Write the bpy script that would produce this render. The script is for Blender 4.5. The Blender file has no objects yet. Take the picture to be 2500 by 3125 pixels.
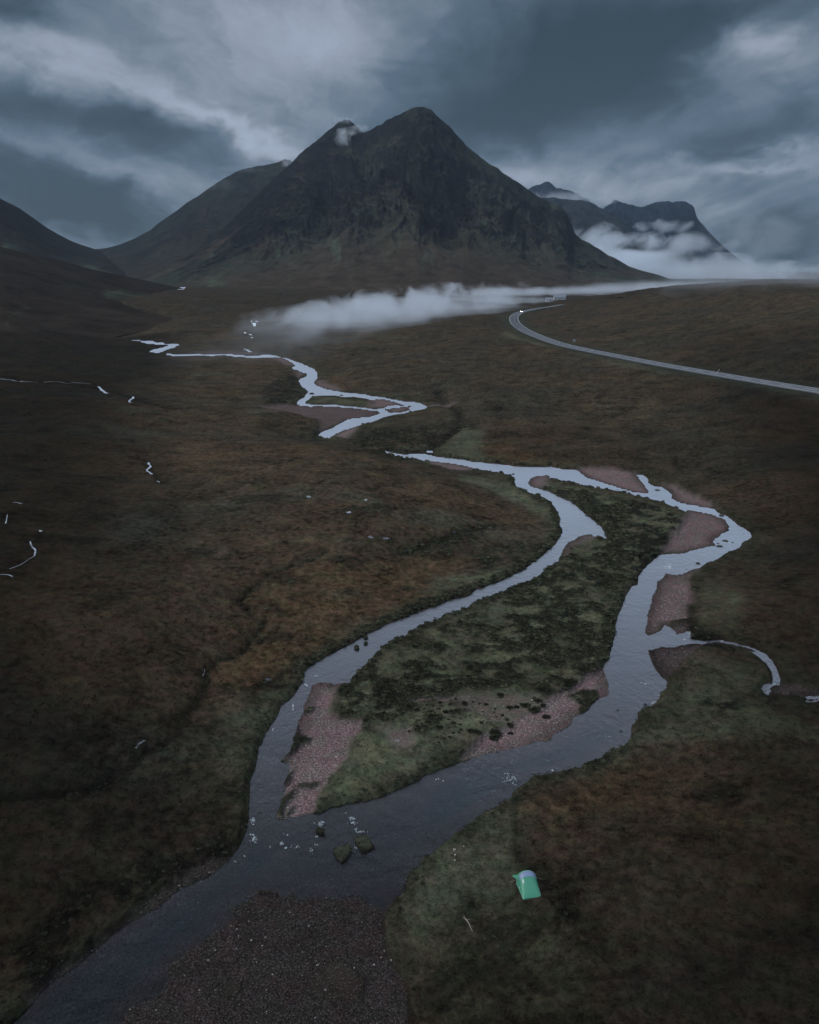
import bpy, math, random
import numpy as np

random.seed(7)
RS = np.random.RandomState(11)
SC = bpy.context.scene
COL = SC.collection
PI = math.pi

# ------------------------------------------------------------------ camera
H = 45.0                      # camera height above the river, metres
PITCH = math.radians(17.02)   # looking down
FPX, CX, CY = 2452.2, 1250.0, 1562.5   # focal length and centre in pixels of the photograph
cam_d = bpy.data.cameras.new("camera")
cam = bpy.data.objects.new("camera", cam_d)
COL.objects.link(cam)
cam.location = (0, 0, H)
cam.rotation_euler = (PI / 2 - PITCH, 0, 0)
cam_d.sensor_fit = 'VERTICAL'
cam_d.sensor_height = 24
cam_d.lens = 12.0 / (CY / FPX)
cam_d.clip_start = 0.5
cam_d.clip_end = 30000
SC.camera = cam

# ------------------------------------------------------------------ render settings
SC.render.engine = 'CYCLES'
SC.view_settings.view_transform = 'Standard'
SC.view_settings.look = 'None'
SC.view_settings.exposure = 0.0
SC.view_settings.gamma = 1.0
SC.view_settings.use_curve_mapping = False
cy = SC.cycles
cy.max_bounces = 6
cy.diffuse_bounces = 2
cy.glossy_bounces = 2
cy.transmission_bounces = 2
cy.transparent_max_bounces = 10
cy.volume_bounces = 6
cy.volume_step_rate = 1.0
cy.volume_max_steps = 128
cy.use_denoising = True
cy.caustics_reflective = False
cy.caustics_refractive = False
cy.sample_clamp_indirect = 4.0


# ------------------------------------------------------------------ node helper
class S:
    """a node socket with arithmetic"""
    def __init__(self, nt, sock):
        self.nt, self.s = nt, sock

    def _m(self, op, *o, clamp=False):
        n = self.nt.nodes.new('ShaderNodeMath')
        n.operation = op
        n.use_clamp = clamp
        for i, v in enumerate((self,) + o):
            if isinstance(v, S):
                self.nt.links.new(v.s, n.inputs[i])
            else:
                n.inputs[i].default_value = v
        return S(self.nt, n.outputs[0])

    def __add__(self, o): return self._m('ADD', o)
    __radd__ = __add__
    def __sub__(self, o): return self._m('SUBTRACT', o)
    def __rsub__(self, o): return (self * -1.0) + o
    def __mul__(self, o): return self._m('MULTIPLY', o)
    __rmul__ = __mul__
    def __truediv__(self, o): return self._m('DIVIDE', o)
    def clamp(self): return self._m('ADD', 0.0, clamp=True)
    def exp(self): return self._m('EXPONENT')
    def pow(self, o): return self._m('POWER', o)
    def atan2(self, o): return self._m('ARCTAN2', o)
    def asin(self): return self._m('ARCSINE')
    def abs(self): return self._m('ABSOLUTE')
    def min(self, o): return self._m('MINIMUM', o)
    def max(self, o): return self._m('MAXIMUM', o)

    def smooth(self, a, b, lo=0.0, hi=1.0):
        n = self.nt.nodes.new('ShaderNodeMapRange')
        n.interpolation_type = 'SMOOTHSTEP'
        self.nt.links.new(self.s, n.inputs[0])
        n.inputs[1].default_value = a
        n.inputs[2].default_value = b
        n.inputs[3].default_value = lo
        n.inputs[4].default_value = hi
        return S(self.nt, n.outputs[0])


class NT:
    def __init__(self, nt):
        self.nt = nt
        nt.nodes.clear()

    def node(self, t, **kw):
        n = self.nt.nodes.new(t)
        for k, v in kw.items():
            setattr(n, k, v)
        return n

    def link(self, a, b):
        self.nt.links.new(a.s if isinstance(a, S) else a, b)

    def setin(self, n, **kw):
        for k, v in kw.items():
            s = n.inputs[k.replace('_', ' ')]
            if isinstance(v, S):
                self.nt.links.new(v.s, s)
            elif hasattr(v, 'links'):
                self.nt.links.new(v, s)
            else:
                s.default_value = v
        return n

    def coord(self, which='Object'):
        return S(self.nt, self.node('ShaderNodeTexCoord').outputs[which])

    def sep(self, v):
        n = self.node('ShaderNodeSeparateXYZ')
        self.link(v, n.inputs[0])
        return [S(self.nt, o) for o in n.outputs]

    def comb(self, x, y, z):
        n = self.node('ShaderNodeCombineXYZ')
        for i, v in enumerate((x, y, z)):
            if isinstance(v, S):
                self.link(v, n.inputs[i])
            else:
                n.inputs[i].default_value = v
        return S(self.nt, n.outputs[0])

    def scale(self, v, sc, loc=(0, 0, 0)):
        n = self.node('ShaderNodeMapping')
        self.link(v, n.inputs['Vector'])
        n.inputs['Scale'].default_value = sc
        n.inputs['Location'].default_value = loc
        return S(self.nt, n.outputs[0])

    def noise(self, v, scale, detail=3.0, rough=0.55, dist=0.0, col=False):
        n = self.node('ShaderNodeTexNoise')
        if v is not None:
            self.link(v, n.inputs['Vector'])
        n.inputs['Scale'].default_value = scale
        n.inputs['Detail'].default_value = detail
        n.inputs['Roughness'].default_value = rough
        n.inputs['Distortion'].default_value = dist
        return S(self.nt, n.outputs[1 if col else 0])

    def voronoi(self, v, scale, out='Distance', feature='F1'):
        n = self.node('ShaderNodeTexVoronoi', feature=feature)
        self.link(v, n.inputs['Vector'])
        n.inputs['Scale'].default_value = scale
        return S(self.nt, n.outputs[out])

    def attr(self, name, out='Fac'):
        n = self.node('ShaderNodeAttribute', attribute_name=name)
        return S(self.nt, n.outputs[out])

    def ramp(self, f, stops, interp='LINEAR'):
        n = self.node('ShaderNodeValToRGB')
        cr = n.color_ramp
        cr.interpolation = interp
        while len(cr.elements) > 1:
            cr.elements.remove(cr.elements[-1])
        cr.elements[0].position = stops[0][0]
        cr.elements[0].color = (*stops[0][1], 1)
        for p, c in stops[1:]:
            e = cr.elements.new(p)
            e.color = (*c, 1)
        self.link(f, n.inputs[0])
        return S(self.nt, n.outputs[0])

    def mix(self, f, a, b, blend='MIX'):
        n = self.node('ShaderNodeMix', data_type='RGBA', blend_type=blend)
        for i, v in ((0, f), (6, a), (7, b)):
            if isinstance(v, S):
                self.link(v, n.inputs[i])
            elif i == 0:
                n.inputs[0].default_value = v
            else:
                n.inputs[i].default_value = (*v, 1)
        return S(self.nt, n.outputs[2])

    def bump(self, h, strength=0.5, dist=0.1, normal=None):
        n = self.node('ShaderNodeBump')
        self.link(h, n.inputs['Height'])
        if isinstance(strength, S):
            self.link(strength, n.inputs['Strength'])
        else:
            n.inputs['Strength'].default_value = strength
        n.inputs['Distance'].default_value = dist
        if normal is not None:
            self.link(normal, n.inputs['Normal'])
        return S(self.nt, n.outputs[0])


def sang(sx, sy):
    """azimuth and elevation of a pixel of the photograph"""
    dx, dy = sx - CX, CY - sy
    x = dx
    y = FPX * math.cos(PITCH) + dy * math.sin(PITCH)
    z = -FPX * math.sin(PITCH) + dy * math.cos(PITCH)
    return math.atan2(x, y), math.atan2(z, math.hypot(x, y))


# ------------------------------------------------------------------ world: overcast sky
SUN_EL, SUN_AZ = math.radians(44), math.radians(-82)   # ahead and to the left, behind the cloud
world = bpy.data.worlds.new("World")
SC.world = world
world.use_nodes = True
w = NT(world.node_tree)
d = w.coord('Generated')
dx_, dy_, dz_ = w.sep(d)
az = dx_.atan2(dy_)
el = dz_.asin()
dst = w.scale(d, (1.0, 1.0, 3.2))
wn = w.noise(dst, 3.2, 5.0, 0.55, 0.6)
wn2 = w.noise(w.scale(d, (1, 1, 2.2), (3.1, 1.7, 5.2)), 5.0, 5.0, 0.6, 0.4)
azw = az + (wn - 0.5) * 0.16
wn3 = w.noise(w.scale(d, (1, 1, 1.6), (5, 5, 1)), 14.0, 4.0, 0.6, 0.5, col=True)
w3 = w.sep(wn3)
azw = azw + (w3[0] - 0.5) * 0.085
elw = el + (wn2 - 0.5) * 0.075 + (w3[1] - 0.5) * 0.045
# (photo x, photo y, half length px, half height px, tilt deg, amount)
CLOUDS = [
    (560, 170, 620, 190, -12, .12), (60, 140, 300, 60, -14, .19), (480, 285, 330, 50, -19, .14), (700, 385, 250, 30, -19, .24), (840, 430, 130, 34, -14, .22),
    (900, 180, 210, 150, 20, .18), (1000, 60, 250, 110, 0, .10), (1130, 170, 90, 110, 10, .12),
    (20, 20, 160, 70, 0, -.45), (230, 360, 420, 55, -13, -.38), (560, 455, 300, 45, -12, -.22),
    (80, 560, 330, 105, -22, -.52), (330, 640, 260, 70, -10, -.30), (0, 440, 120, 40, 0, .10), (330, 520, 200, 30, -18, .12),
    (300, 730, 260, 45, 0, .13), (150, 480, 200, 36, -10, .16), (700, 480, 170, 40, -6, .16),
    (1650, 220, 420, 260, 12, -.42), (1950, 330, 260, 170, 0, -.28), (1550, 380, 180, 100, 0, -.10), (2150, 60, 350, 90, 0, -.28),
    (2390, 150, 120, 60, -20, .40), (2250, 240, 90, 60, 0, .14), (2480, 330, 120, 80, 0, -.22),
    (1700, 480, 300, 75, 30, .18), (1560, 500, 110, 60, 0, .16), (1930, 510, 170, 60, 25, .22), (2300, 490, 260, 24, 2, .30), (1850, 440, 300, 40, 14, .10),
    (1650, 560, 180, 45, 0, .16), (2020, 560, 160, 32, 8, .26), (2260, 640, 110, 35, 12, .26), (2050, 610, 130, 30, 0, .18),
    (2420, 720, 230, 130, -20, -.30), (2200, 440, 260, 26, 5, -.16),
    (1950, 760, 200, 70, 0, .20), (2100, 830, 260, 50, 0, .16), (1420, 380, 120, 90, 0, -.06),
]
zc = (dz_.max(-0.02) + 0.13)
px_, py_ = dx_ / zc, dy_ / zc          # point where the line of sight meets the cloud layer
pl = w.comb(px_ + (w3[0] - 0.5) * 0.25, py_ + (w3[1] - 0.5) * 0.7, 0.0)
st1 = w.noise(w.scale(pl, (1.5, 0.42, 1), (3.3, 1.2, 0)), 1.0, 7.0, 0.58, 0.4)
st2 = w.noise(w.scale(pl, (4.2, 0.9, 1), (1.3, 7.2, 0)), 1.0, 6.0, 0.62, 0.6)
st3 = w.noise(w.scale(pl, (10.0, 2.4, 1), (5.3, 2.2, 0)), 1.0, 5.0, 0.62, 0.5)
L = (st1 * 0.56) + (st2 * 0.44) + (st3 * 0.20) - 0.30 + (w.noise(w.scale(d, (1, 1, 2.0), (2, 9, 4)), 17.0, 5.0, 0.6, 0.6) - 0.5) * 0.16 + 0.215
for (sx, sy, hl, hh, tilt, a) in CLOUDS:
    a0, e0 = sang(sx, sy)
    t = math.radians(tilt)
    # angular size of a pixel here
    a1, e1 = sang(sx + 10, sy)
    a2, e2 = sang(sx, sy - 10)
    ka, ke = abs(a1 - a0) / 10, abs(e2 - e0) / 10
    px = (azw - a0) * (1 / ka)
    py = (elw - e0) * (1 / ke)
    c_, s_ = math.cos(t), math.sin(t)
    u = (px * c_ + py * s_) * (1 / hl)
    v = (py * c_ - px * s_) * (1 / hh)
    L = L + ((u * u + v * v) * -0.8).exp() * a
L = L + el.smooth(math.radians(14), math.radians(38), 0.0, 0.55)      # an overcast sky brightens towards the zenith
col = w.ramp(L.clamp(), [(0.0, (.022, .040, .054)), (0.22, (.043, .074, .102)), (0.42, (.088, .132, .182)),
                         (0.60, (.165, .210, .268)), (0.80, (.285, .325, .410)), (1.0, (.36, .42, .53))])
nish = w.node('ShaderNodeTexSky', sky_type='NISHITA')
nish.sun_disc = False
nish.sun_elevation = SUN_EL
nish.sun_rotation = SUN_AZ
nish.air_density = 1.0
sky_clear = S(w.nt, nish.outputs[0])
cloud10 = w.node('ShaderNodeVectorMath', operation='SCALE')
w.link(col, cloud10.inputs[0])
w.link(el.smooth(math.radians(15), math.radians(40), 14.0, 23.0), cloud10.inputs['Scale'])   # brighter overhead, as under any overcast
mixed = w.mix(0.955, sky_clear, S(w.nt, cloud10.outputs[0]))
bg = w.node('ShaderNodeBackground')
w.link(mixed, bg.inputs[0])
bg.inputs[1].default_value = 0.075
wo = w.node('ShaderNodeOutputWorld')
w.link(bg.outputs[0], wo.inputs[0])

sun_d = bpy.data.lights.new("sun", 'SUN')
sun_d.energy = 1.25
sun_d.angle = math.radians(25)
sun_d.color = (1.0, 0.975, 0.95)
sun = bpy.data.objects.new("sun", sun_d)
COL.objects.link(sun)
sun.rotation_euler = (PI / 2 - SUN_EL, 0, -SUN_AZ + PI)   # light comes from azimuth SUN_AZ (from +Y, clockwise)
sun.location = (0, 0, 400)


# ------------------------------------------------------------------ geometry helpers
def rays(sx, sy):
    sx, sy = np.asarray(sx, float), np.asarray(sy, float)
    dx, dy = sx - CX, CY - sy
    x = dx
    y = FPX * math.cos(PITCH) + dy * math.sin(PITCH)
    z = -FPX * math.sin(PITCH) + dy * math.cos(PITCH)
    return x, y, z


def unproj(sx, sy, z0=0.0):
    x, y, z = rays(sx, sy)
    t = (z0 - H) / z
    return np.stack([x * t, y * t], -1)


ZOOMS = {  # origin x, origin y, scale of the detail views the outlines were measured in
    'A': (1700, 1300, 2.15625), 'B': (900, 1300, 2.15625), 'C': (700, 1040, 2.4643), 'D': (1300, 2000, 1.4375),
    'E': (700, 2000, 2.15625), 'F': (0, 2300, 1.32692), 'G': (700, 1950, 2.875), 'H': (1900, 1850, 2.875),
    'I': (0, 800, 1.38), 'J': (1200, 1950, 2.4643), 'K': (1500, 860, 4.3125), 'L': (1600, 530, 2.875),
    'M': (1340, 2550, 14.375), 'N': (0, 1400, 1.725), 'O': (1100, 2500, 2.15625), 'Q': (0, 1100, 2.875), 'S': (0, 0, 1.0)}


def Z(k, pts):
    ox, oy, s = ZOOMS[k]
    return [(ox + x / s, oy + y / s) for x, y in pts]


# ---- numpy gradient noise
_perm = RS.permutation(512)
_perm = np.concatenate([_perm, _perm, _perm])
_ang = RS.rand(512) * 2 * PI
_gx, _gy = np.cos(_ang), np.sin(_ang)


def pn(x, y):
    xi, yi = np.floor(x), np.floor(y)
    xf, yf = x - xi, y - yi
    xi = xi.astype(np.int64) & 511
    yi = yi.astype(np.int64) & 511
    u = xf * xf * xf * (xf * (xf * 6 - 15) + 10)
    v = yf * yf * yf * (yf * (yf * 6 - 15) + 10)

    def g(ix, iy, fx, fy):
        h = _perm[_perm[ix & 511] + (iy & 511)]
        h &= 511
        return _gx[h] * fx + _gy[h] * fy
    a = g(xi, yi, xf, yf)
    b = g(xi + 1, yi, xf - 1, yf)
    c = g(xi, yi + 1, xf, yf - 1)
    e = g(xi + 1, yi + 1, xf - 1, yf - 1)
    return (a + u * (b - a)) * (1 - v) + (c + u * (e - c)) * v * 1.0


def fbm(x, y, octv=4, rough=0.5, lac=2.03, off=0.0):
    s = np.zeros_like(x)
    a, t = 1.0, 0.0
    for i in range(octv):
        s += a * pn(x + 17.3 * i + off, y - 9.1 * i + off * 0.7)
        t += a
        a *= rough
        x, y = x * lac, y * lac
    return s / t * 1.6


def ridged(x, y, octv=5, rough=0.5, off=0.0):
    s = np.zeros_like(x)
    a, t = 1.0, 0.0
    for i in range(octv):
        n = 1 - np.abs(pn(x + 11.7 * i + off, y + 5.3 * i - off)) * 2.2
        s += a * n * n
        t += a
        a *= rough
        x, y = x * 2.07, y * 2.07
    return s / t


def sstep(x, a, b):
    t = np.clip((x - a) / (b - a), 0, 1)
    return t * t * (3 - 2 * t)


def seg_dist(px, py, poly, closed=True, cap=1e9):
    d = np.full(px.shape, float(cap) ** 2)
    n = len(poly)
    for i in range(n if closed else n - 1):
        ax, ay = poly[i]
        bx, by = poly[(i + 1) % n]
        ex, ey = bx - ax, by - ay
        L2 = ex * ex + ey * ey + 1e-9
        t = np.clip(((px - ax) * ex + (py - ay) * ey) / L2, 0, 1)
        dd = (px - ax - t * ex) ** 2 + (py - ay - t * ey) ** 2
        np.minimum(d, dd, out=d)
    return np.sqrt(d)


def inside(px, py, poly):
    r = np.zeros(px.shape, bool)
    n = len(poly)
    for i in range(n):
        ax, ay = poly[i]
        bx, by = poly[(i + 1) % n]
        if ay == by:
            continue
        c = ((ay > py) != (by > py)) & (px < (bx - ax) * (py - ay) / (by - ay) + ax)
        r ^= c
    return r


def sdf(px, py, poly, cap=80.0):
    """signed distance, negative inside; only worked out near the outline's box"""
    poly = np.asarray(poly)
    lo, hi = poly.min(0) - cap, poly.max(0) + cap
    out = np.full(px.shape, float(cap))
    m = (px > lo[0]) & (px < hi[0]) & (py > lo[1]) & (py < hi[1])
    if m.any():
        x, y = px[m], py[m]
        dd = seg_dist(x, y, poly, True, cap)
        ins = inside(x, y, poly)
        out[m] = np.where(ins, -dd, dd)
    return out


# ------------------------------------------------------------------ traced outlines (photo pixels -> river plane)
W_OUT = (Z('B', [(592, 163), (650, 175), (740, 185), (835, 188), (880, 190), (1000, 205), (1100, 218), (1200, 235), (1300, 248),
                 (1400, 258), (1500, 265), (1600, 270), (1725, 275)]) +
         Z('A', [(60, 283), (120, 290), (200, 342), (300, 378), (400, 410), (480, 432), (560, 446), (612, 440), (580, 400), (545, 360),
                 (518, 320), (560, 322), (590, 340), (607, 360), (600, 372), (620, 385), (660, 400), (700, 405), (740, 430),
                 (765, 450), (768, 480), (800, 500), (850, 513), (920, 531), (980, 545), (1040, 548), (1060, 568), (1110, 590), (1160, 620),
                 (1200, 655), (1240, 680), (1265, 705), (1245, 725), (1215, 750), (1200, 780), (1160, 805), (1100, 825), (1060, 850),
                 (1000, 880), (960, 905), (925, 940), (870, 955), (820, 970), (760, 975), (725, 968), (710, 1000), (665, 1030), (660, 1080),
                 (635, 1130), (625, 1180), (600, 1240), (595, 1300), (590, 1340), (580, 1360), (610, 1385), (660, 1370), (700, 1340),
                 (720, 1310), (745, 1320), (765, 1350), (770, 1367), (830, 1370), (850, 1350), (875, 1355), (888, 1385), (872, 1402),
                 (930, 1408), (1050, 1411), (1150, 1415), (1200, 1436), (1280, 1462), (1350, 1486), (1415, 1540), (1458, 1602), (1478, 1660),
                 (1474, 1702), (1430, 1704), (1402, 1716), (1410, 1744), (1388, 1750), (1356, 1722), (1340, 1700), (1385, 1692),
                 (1428, 1694), (1424, 1622), (1398, 1566), (1352, 1521), (1290, 1480), (1150, 1433), (1050, 1424), (960, 1432), (870, 1440), (780, 1450),
                 (700, 1455), (640, 1475), (610, 1480), (620, 1530), (640, 1570), (660, 1610), (690, 1650), (720, 1672), (715, 1710), (680, 1720),
                 (684, 1760), (660, 1800), (620, 1825), (560, 1845), (525, 1870), (540, 1900), (520, 1925)]) +
         Z('D', [(935, 265), (905, 290), (905, 340), (880, 372), (800, 410), (750, 455), (680, 475), (600, 492), (520, 506), (460, 520), (420, 550), (380, 575),
                 (375, 600), (300, 650), (230, 690), (150, 740), (90, 790), (40, 840), (0, 880)]) +
         Z('E', [(1250, 1370), (1200, 1410), (1160, 1490)]) +
         Z('F', [(1600, 575), (1560, 625), (1450, 590), (1350, 600), (1250, 580), (1150, 575), (1050, 572), (980, 590), (940, 625), (870, 685),
                 (790, 765), (720, 825), (660, 885), (600, 955), (540, 1025), (480, 1100), (300, 1400), (-300, 1500), (-100, 1230),
                 (50, 1095), (200, 940), (300, 860), (400, 785), (520, 690), (640, 625), (700, 570), (800, 520), (870, 470),
                 (930, 420), (975, 370), (1000, 310)]) +
         Z('E', [(125, 1080), (125, 1040), (130, 930), (130, 830), (165, 760), (185, 680), (195, 610), (220, 580), (240, 520), (290, 440),
                 (325, 390), (345, 330), (400, 290), (440, 240), (492, 160), (495, 110), (520, 70), (600, 30)]) +
         Z('B', [(230, 1509), (300, 1470), (380, 1430), (440, 1395), (480, 1370), (560, 1330), (620, 1300), (700, 1265), (800, 1225), (860, 1210),
                 (880, 1190), (920, 1185), (980, 1160), (1050, 1130), (1100, 1130), (1140, 1105), (1200, 1075), (1280, 1050), (1330, 1035),
                 (1390, 1000), (1430, 985), (1500, 945), (1560, 900), (1640, 850), (1700, 800), (1725, 765)]) +
         Z('A', [(20, 720), (35, 690), (20, 640), (15, 570), (0, 540)]) +
         Z('B', [(1700, 510), (1670, 480), (1620, 450), (1560, 430), (1500, 405), (1460, 380), (1445, 345), (1450, 320), (1400, 310), (1300, 290),
                 (1200, 275), (1120, 262), (1050, 245), (950, 232), (860, 228), (780, 207), (690, 195), (600, 171)]))
W_ISL = (Z('A', [(0, 350), (60, 360), (150, 376), (250, 400), (350, 412), (450, 432), (560, 457), (620, 472), (700, 490), (780, 520), (850, 550),
                 (920, 568), (980, 575), (1040, 590), (1095, 610), (1105, 625), (1135, 665), (1130, 690), (1080, 710), (1040, 740), (1030, 765),
                 (1045, 785), (960, 810), (850, 830), (750, 845), (695, 850), (660, 870), (610, 910), (560, 960), (535, 990), (530, 1030), (525, 1048),
                 (490, 1055), (470, 1090), (445, 1130), (430, 1190), (400, 1250), (385, 1300), (380, 1360), (370, 1420), (350, 1500), (345, 1540),
                 (310, 1570), (305, 1600), (325, 1660), (340, 1710), (335, 1780)]) +
         Z('D', [(745, 205), (710, 240), (650, 275), (640, 300), (600, 325), (555, 352), (545, 372), (480, 387), (400, 402), (300, 427), (230, 446),
                 (165, 458), (130, 475), (60, 500), (0, 522)]) +
         Z('E', [(1240, 830), (1150, 865), (1060, 910), (980, 935), (900, 965), (850, 965), (780, 985), (700, 1000), (640, 1020), (590, 1040),
                 (530, 1045), (460, 1060), (400, 1070), (350, 1078), (300, 1068), (305, 1040), (330, 1000), (345, 940), (380, 880), (360, 850), (380, 800), (400, 760), (395, 710),
                 (350, 705), (335, 680), (345, 650), (380, 650), (400, 590), (430, 520), (450, 440), (470, 400), (490, 380), (490, 330), (510, 300),
                 (530, 240), (545, 190), (600, 180), (690, 192), (770, 187), (810, 130), (850, 90), (900, 40)]) +
         Z('B', [(509, 1509), (560, 1450), (620, 1410), (700, 1370), (780, 1330), (860, 1290), (920, 1260), (1000, 1225), (1080, 1195), (1150, 1165),
                 (1220, 1135), (1320, 1100), (1420, 1060), (1480, 1025), (1540, 1005), (1600, 975), (1660, 930)]) +
         Z('A', [(0, 885), (20, 850), (40, 800), (70, 770), (100, 755), (150, 722), (220, 715), (260, 715), (300, 735), (325, 756), (332, 740),
                 (320, 712), (280, 662), (240, 622), (200, 588), (140, 538), (80, 498), (0, 455)]) +
         Z('B', [(1690, 440), (1650, 428), (1600, 413), (1545, 398), (1530, 370), (1545, 345), (1580, 330), (1650, 326)]))
W_UP = [
    Z('C', [(662, 718), (740, 726), (800, 700), (870, 665), (950, 645), (990, 620), (1080, 595), (1180, 560), (1280, 540), (1380, 522), (1440, 512),
            (1478, 498), (1440, 488), (1340, 498), (1350, 520), (1290, 533), (1210, 545), (1170, 520), (1120, 520), (1140, 545), (1060, 568),
            (940, 590), (900, 592), (830, 625), (740, 668), (700, 685)]),
    Z('C', [(1478, 498), (1430, 475), (1360, 460), (1280, 445), (1200, 435), (1100, 412), (1000, 400), (900, 392), (840, 388), (760, 380), (700, 360),
            (640, 338), (630, 315), (660, 285), (655, 240), (630, 210), (590, 190), (540, 165), (480, 143), (440, 133), (380, 132), (440, 150),
            (490, 170), (505, 190), (475, 195), (500, 215), (560, 235), (592, 252), (580, 268), (530, 285), (525, 300), (545, 330), (590, 370),
            (597, 388), (640, 412), (720, 405), (800, 412), (870, 418), (950, 418), (1050, 430), (1150, 442), (1230, 455), (1290, 475), (1330, 490),
            (1400, 492)]),
    Z('C', [(597, 385), (570, 410), (582, 420), (530, 438), (508, 460), (540, 482), (600, 493), (700, 494), (900, 505), (1020, 515), (1120, 524),
            (1170, 512), (1100, 508), (1000, 501), (900, 493), (780, 485), (640, 482), (590, 473), (558, 462), (600, 425), (625, 410)]),
    Z('C', [(1160, 508), (1200, 490), (1270, 483), (1330, 492), (1250, 502), (1190, 518)]),
    Z('C', [(20, 110), (120, 112), (240, 109), (260, 101), (340, 108), (390, 132), (340, 124), (260, 121), (120, 121), (20, 118)]),
    Z('C', [(110, 58), (150, 63), (178, 78), (175, 84), (150, 76)]),
    Z('I', [(465, 310), (500, 297), (515, 290), (510, 278), (515, 268), (540, 262), (620, 254), (560, 268), (541, 274), (543, 290), (530, 305), (500, 314)]),
    Z('I', [(550, 327), (610, 331), (680, 337), (752, 345), (745, 354), (700, 368), (670, 378), (628, 377), (650, 366), (700, 355), (715, 350),
            (650, 343), (580, 335)]),
    Z('I', [(705, 383), (760, 387), (850, 388), (980, 391), (980, 394), (850, 392), (757, 392), (708, 390)]),
    Z('A', [(1640, 1782), (1700, 1772), (1800, 1778), (1800, 1792), (1690, 1790), (1650, 1800)]),
]
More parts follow.
